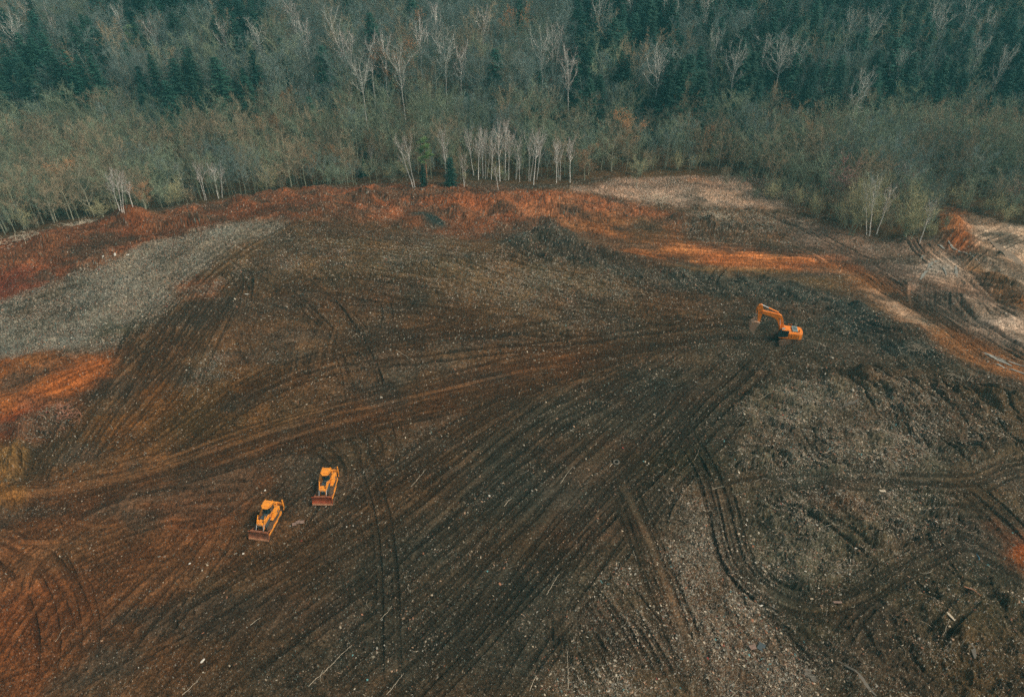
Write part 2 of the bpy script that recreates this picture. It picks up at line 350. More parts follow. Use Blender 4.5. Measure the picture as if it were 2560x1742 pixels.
# filler scratches first, clear tracks over them
guide([(560,640),(700,600),(900,598),(1150,640),(1450,720),(1800,800)], 14, 9, 'r', .15, .4)
guide([(600,760),(800,690),(1050,720),(1350,800),(1700,830)], 14, 9, 'r', .12, .35)
guide([(700,900),(900,820),(1150,830),(1500,850)], 10, 8, 'b', .2, .5)
guide([(600,610),(800,600),(1100,650),(1400,715),(1750,790)], 60, 10, 'c', .1, .4)
guide([(620,680),(900,700),(1200,745),(1600,790)], 60, 12, 'c', .1, .4)
guide([(600,720),(760,770),(1000,790),(1400,800)], 46, 9, 'c', .1, .5)
guide([(1300,720),(1600,760),(1900,770),(2200,800)], 56, 12, 'c', .1, .5)
guide([(2100,760),(2350,880),(2600,1010)], 26, 9, 'm', .2, .7)
guide([(2150,850),(2380,1000),(2620,1200)], 50, 14, 'c', .15, .6)
guide([(1860,1020),(2100,1010),(2400,1090),(2600,1150)], 40, 12, 'w', .04, .15)
guide([(1860,1300),(2100,1260),(2400,1290)], 40, 9, 'w', .04, .2)
guide([(1860,1060),(2100,1080),(2350,1120)], 22, 8, 'c', .08, .3)
guide([(1880,1350),(2100,1320),(2350,1260)], 22, 9, 'c', .08, .3)
guide([(2050,1700),(2300,1600),(2600,1560)], 26, 10, 'c', .1, .4)
guide([(2250,1760),(2350,1600),(2600,1480)], 12, 9, 'm', .2, .6)
guide([(2100,1480),(2180,1600),(2420,1760)], 14, 8, 'm', .2, .6)
guide([(1600,1350),(1740,1480),(1900,1742)], 26, 7, 'c', .1, .35)
# left side
guide([(-60,860),(150,780),(380,680),(640,575)], 46, 8, 'c', .06, .25)
guide([(-60,860),(150,780),(380,680),(640,575)], 18, 8, 's', .1, .35)
guide([(-60,800),(200,720),(480,610)], 6, 4, 'b', .3, .7)
guide([(-60,660),(250,604),(420,582),(600,545),(820,508),(1000,512)], 16, 3.5, 'm', .3, .9)
guide([(-60,620),(200,580),(500,545),(780,495)], 14, 4, 'c', .1, .5)
guide([(60,1230),(230,1080),(330,920),(420,760),(560,640),(700,560),(800,535)], 22, 4.5, 'm', .25, .8)
guide([(230,1180),(400,1000),(480,860),(540,760),(600,650)], 20, 5, 'm', .25, .8)
guide([(330,1170),(480,1060),(620,950),(760,900)], 24, 6, 'm', .25, .8)
guide([(-60,1030),(100,955),(300,875)], 20, 5.5, 's', .3, .9)
guide([(-60,1040),(100,965),(300,885)], 20, 5.5, 'c', .3, .9)
guide([(-60,1760),(120,1500),(300,1400),(480,1340),(700,1180)], 22, 5, 'm', .2, .8)
guide([(170,1760),(380,1520),(560,1320),(720,1160)], 34, 10, 'm', .15, .6)
guide([(250,1300),(450,1262),(680,1240)], 26, 6.5, 'm', .2, .7)
guide([(-60,1300),(110,1400),(190,1560),(180,1760)], 12, 3.5, 'm', .3, .8)
guide([(20,1600),(60,1420),(200,1310),(420,1210)], 12, 3.5, 'm', .3, .8)
guide([(420,1760),(600,1500),(720,1340),(860,1180)], 36, 8, 'm', .15, .6)
guide([(250,1300),(450,1262),(680,1240)], 16, 6.5, 's', .2, .6)
guide([(170,1760),(380,1520),(560,1320),(720,1160)], 14, 10, 's', .15, .5)
guide([(-60,1700),(60,1500),(200,1330)], 8, 6, 's', .3, .8)
guide([(110,1300),(260,1040),(480,800),(620,640)], 14, 6, 'b', .3, .8)
guide([(240,1240),(520,1030),(900,860),(1300,790)], 10, 6, 'b', .3, .8)
for k in range(95):      # passes that cross the others at odd angles
    ax0, ay0 = rng.uniform(350, 1850), rng.uniform(640, 1700); an = rng.uniform(0, 3.14); L0 = rng.uniform(60, 220) * (.6 + ay0 / 1700); bd = rng.uniform(-.5, .5)
    q_ = [(ax0 + L0 * t * math.cos(an + bd * t), ay0 + .6 * L0 * t * math.sin(an + bd * t)) for t in (-.5, 0, .5)]
    guide(q_, 1, .3, str(rng.choice(['b', 'b', 'c', 'r'])), .8, 1)
# big diagonal passes down the middle
for g_ in ([(330,1760),(800,1420),(1250,1090),(1750,850)], [(600,1760),(1000,1450),(1400,1110),(1800,850)],
           [(850,1760),(1150,1490),(1500,1160),(1850,860)], [(1080,1760),(1330,1460),(1560,1190),(1760,980)],
           [(100,1760),(500,1520),(900,1290),(1300,1020),(1700,840)]):
    guide(g_, 15, 7.5, 'm', .4, .95)
guide([(960,1390),(1250,1130),(1500,930)], 6, 4, 's', .4, .9)
guide([(1100,1560),(1400,1230),(1650,1000)], 7, 6, 's', .3, .8)
guide([(600,1700),(760,1500),(900,1390)], 6, 6, 's', .3, .8)
# mound lines
guide([(560,600),(620,640),(760,740),(860,850),(920,980),(960,1180)], 16, 5, 'c', .2, .6)
guide([(770,980),(780,880),(800,790)], 12, 5, 's', .3, .9)
guide([(640,900),(800,850),(1000,840),(1300,820)], 10, 5, 'c', .3, .8)
guide([(470,1080),(620,960),(850,880),(1100,850),(1450,800)], 3, .8, 'r', .9, 1)
guide([(380,1180),(560,1040),(800,930),(1100,890),(1500,840),(1900,790)], 3, .9, 'r', .9, 1)
guide([(880,1050),(930,1200),(965,1350),(985,1760)], 2, .5, 'b', .7, 1)
guide([(-60,1330),(200,1230),(600,1120),(1000,1010),(1400,905),(1650,850)], 26, 4.4, 'm', .4, .9)
guide([(-60,1255),(350,1175),(750,1050),(1100,965),(1500,880),(1900,825)], 14, 3.4, 'm', .5, .9)
guide([(-60,1270),(350,1190),(750,1060),(1100,970)], 10, 3.2, 's', .2, .6)
guide([(800,1100),(880,1080),(930,1120),(910,1200)], 5, 1.5, 'b', .6, 1)
guide([(700,1180),(740,1130),(800,1125),(850,1180),(830,1260)], 4, 1.0, 'b', .6, 1)
# right side loops
LP1 = [(1700,1060),(1780,1190),(1840,1400),(1950,1500),(2100,1515),(2300,1400),(2400,1360),(2480,1390),(2620,1480)]
guide(LP1, 2, .5, 'b', .9, 1)
guide(LP1, 3, 1.7, 'r', .3, .7)
guide(LP1, 4, 2.2, 'c', .2, .6)
guide(LP1, 3, 1.2, 's', .2, .6)
LP2 = [(1780,1240),(1860,1215),(2150,1190),(2400,1205),(2500,1170),(2620,1150)]
guide(LP2, 2, .5, 'b', .9, 1)
guide(LP2, 3, 2.0, 'r', .3, .8)
guide(LP2, 5, 2.4, 'c', .2, .6)
guide(LP2, 3, 1.5, 's', .2, .6)
guide([(1930,1225),(2100,1310),(2200,1390),(2300,1400)], 2, 1.6, 'r', .6, 1)
guide([(2380,1200),(2480,1270),(2620,1420)], 2, 1.5, 'r', .6, 1)
guide([(1890,1500),(1990,1580),(2130,1760)], 6, 2.2, 'm', .6, 1)
guide([(1540,1190),(1620,1380),(1690,1560),(1760,1760)], 5, 1.3, 'b', .8, 1)
guide([(1548,1200),(1628,1380),(1700,1560),(1775,1760)], 2, .3, 's', .8, 1)
for g_ in ([(1430,1545),(1450,1650),(1470,1760)], [(1445,1530),(1510,1640),(1570,1760)], [(1460,1490),(1560,1620),(1650,1760)], [(1500,1430),(1600,1560),(1710,1760)]):
    guide(g_, 2, 2.2, 'r', .5, 1); guide(g_, 3, 2.2, 'b', .5, 1); guide(g_, 5, 2.4, 'c', .2, .7)
guide([(1700,820),(1850,800),(1980,860),(2100,880)], 5, 2, 'm', .5, 1)
for k in range(110):     # turning marks all over the churned waste on the right
    ax0, ay0 = rng.uniform(1820, 2560), rng.uniform(930, 1740); an = rng.uniform(-.5, .9) if ay0 < 1400 else rng.uniform(.3, 1.5); L0 = rng.uniform(90, 300); bd = rng.uniform(-1.1, 1.1)
    q_ = [(ax0 + L0 * t * math.cos(an + bd * t), ay0 + .6 * L0 * t * math.sin(an + bd * t)) for t in (-.5, -.17, .17, .5)]
    guide(q_, 1, .3, str(rng.choice(['b', 'c', 'c', 'r', 's'])), .8, 1)
for k in range(60):
    ax0, ay0 = rng.uniform(-20, 700), rng.uniform(1180, 1740); an = rng.uniform(-1.3, .1); L0 = rng.uniform(90, 320); bd = rng.uniform(-.7, .7)
    q_ = [(ax0 + L0 * t * math.cos(an + bd * t), ay0 + .7 * L0 * t * math.sin(an + bd * t)) for t in (-.5, -.17, .17, .5)]
    guide(q_, 1, .3, str(rng.choice(['b', 'c', 's', 's'])), .8, 1)
guide(LP1, 1, .1, 'b', .95, 1); guide(LP2, 1, .1, 'b', .95, 1); guide(LP1, 2, 1.4, 'c', .5, .9)
# the pit and the road on the right
guide([(1380,560),(1550,590),(1900,615)], 60, 7, 'c', .2, .7)
guide([(1330,520),(1500,540),(1650,560)], 40, 6, 'c', .2, .6)
guide([(1450,600),(1700,635),(2120,655),(2300,760),(2600,930)], 46, 4.5, 'm', .25, .8)
guide([(1640,615),(1900,635),(2150,660)], 20, 4, 's', .1, .5)
guide([(1500,590),(2000,620),(2250,690),(2450,830),(2620,920)], 24, 6, 'm', .2, .6)
guide([(1850,530),(2000,590),(2200,700),(2420,850)], 18, 5, 'm', .3, .7)
guide([(1450,600),(1700,635),(2120,655),(2300,760),(2600,930)], 10, 4, 'r', .15, .5)
guide([(2150,660),(2300,760),(2600,930)], 10, 5, 'r', .3, .7)
guide([(2230,720),(2330,800),(2600,960)], 10, 4, 'c', .3, .8)
guide([(2560,560),(2420,620),(2330,700),(2330,790)], 20, 5, 'm', .3, .8)
guide([(2280,590),(2400,700),(2560,830)], 26, 5, 'm', .2, .6)
guide([(2100,640),(2330,690),(2600,760)], 24, 5, 'm', .2, .6)

def rsample(a, x, y):
    inside = (x > RX0) & (x < RX0 + RS * (NX - 2)) & (y > RY0) & (y < RY0 + RS * (NY - 2))
    return bilin(a, x, y, RX0, RY0, RS), inside
def height(x, y, lumps=True):
    x = np.asarray(x, float); y = np.asarray(y, float)
    h = macro(x, y)
    r, ins = rsample(relief, x, y); h = h + np.where(ins, r, 0)
    if lumps:
        ro = np.where(ins, bilin(rough, x, y, RX0, RY0, CS), .4); cl, _ = rsample(clear, x, y); cl = np.where(ins, .35 + .65 * np.clip(cl, 0, 1), 1)
        h = h + ro * (.34 * fbm(x, y, .35, 2, 3) + cl * .24 * fbm(x, y, 1.3, 2, 7) + cl * .12 * vnoise(x * 4.1, y * 4.1, 9)) + .45 * fbm(x, y, .08, 2, 14)
    return h
def ground_z(x, y): return float(height(np.array([x]), np.array([y]))[0])

# ------------------------------------------------------------------ materials
def mat(name, color, rough=.8, metal=0.0, spec=.3, var=0.0, vscale=3.0, bump=0.0, bscale=20.0, rand=0.0, attr=None, color2=None, dirt=None, dscale=2.0, damt=.5):
    m = bpy.data.materials.new(name); m.use_nodes = True; nt = m.node_tree; nt.nodes.clear()
    N = nt.nodes.new; L = nt.links.new
    o = N('ShaderNodeOutputMaterial'); b = N('ShaderNodeBsdfPrincipled'); L(b.outputs[0], o.inputs['Surface'])
    b.inputs['Roughness'].default_value = rough; b.inputs['Metallic'].default_value = metal; b.inputs['Specular IOR Level'].default_value = spec
    tc = N('ShaderNodeTexCoord')
    def mix(f, a, c, t='MIX'):
        x = N('ShaderNodeMix'); x.data_type = 'RGBA'; x.blend_type = t
        for sck, v in ((x.inputs[0], f), (x.inputs[6], a), (x.inputs[7], c)):
            if hasattr(v, 'links'): L(v, sck)
            else: sck.default_value = v if isinstance(v, (int, float)) else (*v, 1)
        return x.outputs[2]
    cur = tuple(color)
    if attr:
        at = N('ShaderNodeAttribute'); at.attribute_name = attr; cur = at.outputs['Color']
    if color2 is not None:
        oi = N('ShaderNodeObjectInfo'); cur = mix(oi.outputs['Random'], cur, color2)
    if rand:
        oi = N('ShaderNodeObjectInfo'); mm = N('ShaderNodeMapRange'); mm.inputs[3].default_value = 1 - rand; mm.inputs[4].default_value = 1 + rand
        ml = N('ShaderNodeMath'); ml.operation = 'MULTIPLY'; ml.inputs[1].default_value = 7.31; L(oi.outputs['Random'], ml.inputs[0])
        fr = N('ShaderNodeMath'); fr.operation = 'FRACT'; L(ml.outputs[0], fr.inputs[0]); L(fr.outputs[0], mm.inputs[0])
        cur = mix(1.0, cur, mm.outputs[0], 'MULTIPLY')
    if var:
        n = N('ShaderNodeTexNoise'); n.inputs['Scale'].default_value = vscale; n.inputs['Detail'].default_value = 4; L(tc.outputs['Object'], n.inputs['Vector'])
        mm = N('ShaderNodeMapRange'); mm.inputs[1].default_value = .3; mm.inputs[2].default_value = .7; mm.inputs[3].default_value = 1 - var; mm.inputs[4].default_value = 1 + var
        L(n.outputs[0], mm.inputs[0]); cur = mix(1.0, cur, mm.outputs[0], 'MULTIPLY')
    if dirt is not None:
        n = N('ShaderNodeTexNoise'); n.inputs['Scale'].default_value = dscale; n.inputs['Detail'].default_value = 6; L(tc.outputs['Object'], n.inputs['Vector'])
        mm = N('ShaderNodeMapRange'); mm.inputs[1].default_value = .48; mm.inputs[2].default_value = .68; mm.inputs[4].default_value = damt; L(n.outputs[0], mm.inputs[0])
        cur = mix(mm.outputs[0], cur, dirt)
    if hasattr(cur, 'links'): L(cur, b.inputs['Base Color'])
    else: b.inputs['Base Color'].default_value = (*cur, 1)
    if bump:
        n = N('ShaderNodeTexNoise'); n.inputs['Scale'].default_value = bscale; n.inputs['Detail'].default_value = 5; L(tc.outputs['Object'], n.inputs['Vector'])
        bp = N('ShaderNodeBump'); bp.inputs['Strength'].default_value = bump; bp.inputs['Distance'].default_value = .1; L(n.outputs[0], bp.inputs['Height']); L(bp.outputs[0], b.inputs['Normal'])
    return m

def mk(name, verts, faces, mats, parent=None, cols=None, midx=None, smooth=False):
    me = bpy.data.meshes.new(name)
    verts = np.asarray(verts, np.float32); 
    if isinstance(faces, np.ndarray):
        nf, k = faces.shape
        me.vertices.add(len(verts)); me.vertices.foreach_set('co', verts.ravel())
        me.loops.add(nf * k); me.loops.foreach_set('vertex_index', faces.astype(np.int32).ravel())
        me.polygons.add(nf); me.polygons.foreach_set('loop_start', (np.arange(nf) * k).astype(np.int32))
        me.update(calc_edges=True)
    else:
        me.from_pydata([tuple(map(float, v)) for v in verts], [], [tuple(int(i) for i in f) for f in faces])
    for m in (mats if isinstance(mats, (list, tuple)) else [mats]): me.materials.append(m)
    if midx is not None: me.polygons.foreach_set('material_index', np.asarray(midx, np.int32))
    if cols is not None:
        ca = me.color_attributes.new('soil', 'FLOAT_COLOR', 'POINT')
        c4 = np.ones((len(verts), 4), np.float32); c4[:, :3] = cols; ca.data.foreach_set('color', c4.ravel())
    if smooth: me.polygons.foreach_set('use_smooth', np.ones(len(me.polygons), bool))
    o = bpy.data.objects.new(name, me); COL.objects.link(o)
    if parent: o.parent = parent
    return o
def tag(o, label=None, cat=None, group=None, kind=None):
    if label: o['label'] = label
    if cat: o['category'] = cat
    if group: o['group'] = group
    if kind: o['kind'] = kind
    return o
def thing(name, label, cat, loc=(0, 0, 0), rz=0, group=None):
    o = bpy.data.objects.new(name, None); COL.objects.link(o); o.location = loc; o.rotation_euler = (0, 0, rz)
    return tag(o, label, cat, group)

# ------------------------------------------------------------------ ground
grn = np.random.default_rng(4)
PALs = np.array([(.30,.24,.17),(.22,.20,.16),(.36,.31,.24),(.24,.17,.11),(.24,.11,.065),(.15,.20,.17),(.30,.26,.22),(.18,.12,.08)])
rows = list(np.linspace(-250, 20, 16)) + [26, 31]
y = 34.0
while y < 250:
    rows.append(y); s2 = y * y + CAM_H ** 2; y += max(.09, .56 * s2 / (683 * 76))
while y < 470: rows.append(y); y += 1.6
while y < 1400: rows.append(y); y += max(4, (y - 460) * .12)
rows = np.array(rows)
core = np.linspace(-1, 1, 2250)
o_u = np.r_[np.linspace(1.004, 1.7, 110), 1.75, 1.85, 2.0, 2.3, 3.2, 5, 8, 14]; u = np.r_[-o_u[::-1], core, o_u]; ucore = (np.abs(u) <= 1.0)[None, :]
half = .97 * (.829 * np.maximum(rows, 34) + 42.5)
X = u[None, :] * half[:, None]; Y = np.repeat(rows[:, None], len(u), 1)
H = np.empty_like(X)
cols = np.empty(X.shape + (3,), np.float32)
soil_big = soil
for s in range(0, len(rows), 120):
    x, yv = X[s:s + 120], Y[s:s + 120]
    H[s:s + 120] = height(x, yv)
    c = bilin(soil_big, x, yv, RX0, RY0, CS)
    ins = (x > RX0 + 1) & (x < RX0 + 408) & (yv > RY0) & (yv < RY0 + 208)
    tn, _ = rsample(tint, x, yv)
    lt = bilin(lit, x, yv, RX0, RY0, CS)
    out = ~ins
    bo = sstep(-2, 3, behind_edge(x, yv)); fallback = np.array(FLOOR)[None, None] * bo[..., None] + np.array((.06, .045, .03)) * (1 - bo[..., None])
    c = np.where(out[..., None], fallback, c); tn = np.where(out, 1, tn)
    cl_, _ = rsample(clear, x, yv); cl_ = np.where(out, 1, np.clip(cl_, 0, 1)) * .75 + .25
    m1 = 1 + (.45 * fbm(x, yv, .5, 3, 40) + .38 * vnoise(x * 3.1, yv * 3.1, 50) + .34 * vnoise(x * 6.1, yv * 6.1, 55)) * cl_
    hue = .22 * fbm(x, yv, .11, 3, 60)
    # soil types are marbled: streaks of redder and greyer earth
    c = c * np.stack([1.0 + hue, .78 + 0 * hue, .50 - .4 * hue], -1)
    sp = vnoise(x * 6.3, yv * 6.3, 70); dens = np.clip(lt / 14, 0.06, 1)
    pale = sstep(.72 - .5 * dens, .95, sp) * (.2 + .8 * dens) * np.clip(tn, .3, 1)
    c = c * (m1 * tn)[..., None]
    c = c * (1 - .6 * pale[..., None]) + np.array((.17, .145, .11)) * .6 * pale[..., None]
    ext = c.shape[:2]; core_ = np.where(out, 0, 1) * (1 - .6 * bo) * ucore
    c = c * (1 + core_ * np.clip(.34 * grn.standard_normal(ext), -.6, 1.1))[..., None]
    hitp = (grn.random(ext) < (.016 + .11 * dens + .12 * (lt > 20)) * core_ * np.clip(cl_, .3, 1)); pc_i = PALs[grn.integers(0, len(PALs), ext)]
    c = np.where(hitp[..., None], pc_i * (.5 + .8 * grn.random(ext))[..., None], c)
    dkp = grn.random(ext) < (.07 + .14 * (lt > 12)) * core_; c = np.where(dkp[..., None], c * .35, c)
    cols[s:s + 120] = np.clip(c, .004, .8)
nr, nc = X.shape
idx = np.arange(nr * nc).reshape(nr, nc)
F = np.stack([idx[:-1, :-1], idx[:-1, 1:], idx[1:, 1:], idx[1:, :-1]], -1).reshape(-1, 4)
M_ground = mat('churned_earth', (1, 1, 1), .95, spec=.08, attr='soil', var=.28, vscale=2.2, bump=.55, bscale=5.5)
g = mk('ground', np.stack([X, Y, H], -1).reshape(-1, 3), F, M_ground, cols=cols.reshape(-1, 3), smooth=True)
tag(g, kind='structure')
del X, Y, H, cols, F, idx

# ------------------------------------------------------------------ scattered rubbish and wood chips
PAL = np.array([(.42,.34,.24),(.30,.28,.23),(.52,.45,.34),(.13,.075,.045),(.32,.14,.075),(.50,.46,.38),(.10,.26,.26),(.03,.03,.028),(.35,.06,.04),(.20,.17,.12),(.38,.24,.15)])
PW = np.array([.20,.16,.10,.10,.07,.035,.012,.05,.006,.16,.107]); PW /= PW.sum()
def scatter_pts(n_try, dens_of, rs, near=34, far=225):
    y = near + (far - near) * rs.rand(n_try); x = (rs.rand(n_try) * 2 - 1) * .93 * (.829 * y + 42.5)
    area = (far - near) * 2 * .93 * (.829 * y + 42.5)
    p = dens_of(x, y) * area / n_try
    k = rs.rand(n_try) < p
    return x[k], y[k]
rs = np.random.RandomState(77)
def litd(x, y):
    l = bilin(lit, x, y, RX0, RY0, CS); c, _ = rsample(clear, x, y)
    cl = .35 + 1.3 * sstep(-.2, .5, fbm(x, y, .22, 3, 90))
    return l * np.clip(c, .2, 1.2) * cl * 2.3
lx, ly = scatter_pts(3500000, litd, rs)
print('litter pieces', len(lx))
def chips(x, y, rs, smin, smax, elong, lift=.02, pw=PW):
    n = len(x); z = height(x, y)
    L_ = smin + (smax - smin) * rs.rand(n) ** 7; Wd = L_ * (elong[0] + (elong[1] - elong[0]) * rs.rand(n)); T = .25 * Wd + .015
    an = rs.rand(n) * 6.283; tl = rs.randn(n) * .45
    base = np.array([(-.5, -.5, 0), (.55, -.35, 0), (.4, .5, 0), (-.45, .4, 0), (0.05, 0, 1.0)])
    V = base[None] * np.stack([L_, Wd, T], -1)[:, None]
    V[:, :, 2] += V[:, :, 0] * tl[:, None]
    c, s = np.cos(an)[:, None], np.sin(an)[:, None]
    vx = V[:, :, 0] * c - V[:, :, 1] * s + x[:, None]; vy = V[:, :, 0] * s + V[:, :, 1] * c + y[:, None]; vz = V[:, :, 2] + z[:, None] + lift
    V = np.stack([vx, vy, vz], -1).reshape(-1, 3)
    f = np.array([(0, 1, 4), (1, 2, 4), (2, 3, 4), (3, 0, 4)])
    Fc = (f[None] + 5 * np.arange(n)[:, None, None]).reshape(-1, 3)
    col = PAL[rs.choice(len(PAL), n, p=pw)] * (.35 + .75 * rs.rand(n, 1))
    return V, Fc, np.repeat(col, 5, 0)
M_lit = mat('mixed_rubbish', (1, 1, 1), .75, spec=.3, attr='soil')
bx_, by_ = scatter_pts(900000, lambda x, y: np.clip(bilin(lit, x, y, RX0, RY0, CS) - 7, 0, 20) * .5 * np.clip(rsample(clear, x, y)[0], .1, 1), rs)
PB = np.array([.26,.14,.22,.05,.08,.12,.03,.02,.005,.06,.035]); PB /= PB.sum()
V2, F2, c2 = chips(bx_, by_, rs, .12, .44, (.15, .5), .03, PB)
V, Fc, cc = chips(lx, ly, rs, .05, .38, (.25, .9))
tag(mk('scattered_rubbish_debris', np.r_[V, V2], np.r_[Fc, F2 + len(V)], M_lit, cols=np.r_[cc, c2 * .9]), 'fine pale rubbish, chips and shredded waste spread over the whole churned tip', 'rubbish', kind='stuff')
# twigs and wood splinters
def stickd(x, y):
    l = bilin(lit, x, y, RX0, RY0, CS); c, _ = rsample(clear, x, y)
    px, py = to_px(x, y, 0 * x)
    rt = sstep(1500, 1900, px) * sstep(820, 900, py)
    return (.03 + .55 * rt * np.clip(l / 8, .1, 1) * 1.7 + .35 * (l > 12)) * np.clip(c, .2, 1) * sstep(-.3, .5, fbm(x, y, .15, 3, 95)) * 1.4
tx, ty = scatter_pts(400000, stickd, rs)
def sticks(x, y, rs, lmin, lmax, rad):
    n = len(x); L_ = lmin + (lmax - lmin) * rs.rand(n) ** 2.5; an = rs.rand(n) * 6.283; bend = rs.randn(n) * .18
    Vs = []; 
    t = np.array([-.5, -.17, .17, .5])
    cx = x[:, None] + L_[:, None] * t * np.cos(an)[:, None] - np.sin(an)[:, None] * (bend * L_)[:, None] * (t ** 2 * 4 - .5)
    cy = y[:, None] + L_[:, None] * t * np.sin(an)[:, None] + np.cos(an)[:, None] * (bend * L_)[:, None] * (t ** 2 * 4 - .5)
    cz = height(cx.ravel(), cy.ravel()).reshape(n, 4) + .05 + np.abs(rs.randn(n, 1)) * .05 * t[None] * 4 + .03
    r = rad * (.6 + .8 * rs.rand(n))[:, None] * (1 - .5 * (t[None] + .5))
    nx, ny = -np.sin(an)[:, None], np.cos(an)[:, None]
    V = np.stack([np.stack([cx + nx * r, cy + ny * r, cz - r * .4], -1), np.stack([cx - nx * r, cy - ny * r, cz - r * .4], -1), np.stack([cx, cy, cz + r], -1)], 2)  # n,4,3,3
    V = V.reshape(-1, 3); f = []
    for k in range(3):
        for a in range(3):
            b = (a + 1) % 3; f.append((k * 3 + a, k * 3 + b, k * 3 + 3 + b, k * 3 + 3 + a))
    Fc = (np.array(f)[None] + 12 * np.arange(n)[:, None, None]).reshape(-1, 4)
    col = np.array([(.36, .29, .20), (.26, .22, .17), (.46, .40, .30), (.20, .13, .08)])[rs.choice(4, n)] * (.6 + .7 * rs.rand(n, 1))
    return V, Fc, np.repeat(col, 12, 0)
V, Fc, cc = sticks(tx, ty, rs, .35, 2.2, .028)
print('sticks', len(tx))
tag(mk('broken_twig_debris', V, Fc, M_lit, cols=cc), 'pale broken twigs and splinters lying all over the dark waste', 'twigs', kind='stuff')

# ------------------------------------------------------------------ trees: geometry of each kind
def frame_of(d):
    d = d / (np.linalg.norm(d) + 1e-9); a = np.array([0, 0, 1.0]) if abs(d[2]) < .9 else np.array([1.0, 0, 0])
    u_ = np.cross(d, a); u_ /= np.linalg.norm(u_); return u_, np.cross(d, u_)
class Geo:
    def __init__(s): s.v = []; s.f = []; s.n = 0
    def tube(s, pts, rad, k=5):
        pts = np.asarray(pts, float); t = np.gradient(pts, axis=0)
        for i, p in enumerate(pts):
            a, b = frame_of(t[i])
            for j in range(k):
                an = 6.2832 * j / k; s.v.append(p + (a * math.cos(an) + b * math.sin(an)) * rad[i])
        for i in range(len(pts) - 1):
            for j in range(k):
                j2 = (j + 1) % k; s.f.append((s.n + i * k + j, s.n + i * k + j2, s.n + (i + 1) * k + j2, s.n + (i + 1) * k + j))
        s.n += len(pts) * k
    def twig(s, p, d, L, w, rs, bend=.15):
        d = d / np.linalg.norm(d); side = np.cross(d, rs.randn(3)); side /= np.linalg.norm(side) + 1e-9
        m = p + d * L * .5 + rs.randn(3) * L * bend * .4; e = p + d * L + rs.randn(3) * L * bend
        s.v += [p - side * w * .5, p + side * w * .5, m + side * w * .4, m - side * w * .4, e]
        s.f += [(s.n, s.n + 1, s.n + 2, s.n + 3), (s.n + 3, s.n + 2, s.n + 4)]; s.n += 5
    def leafy(s, p, d, L, w):
        d = d / np.linalg.norm(d); side = np.cross(d, np.array([.1, .2, 1.0])); side /= np.linalg.norm(side) + 1e-9
        s.v += [p, p + d * L * .45 + side * w * .5, p + d * L, p + d * L * .45 - side * w * .5]
        s.f.append((s.n, s.n + 1, s.n + 2, s.n + 3)); s.n += 4
def unit(az, el): return np.array([math.cos(az) * math.cos(el), math.sin(az) * math.cos(el), math.sin(el)])

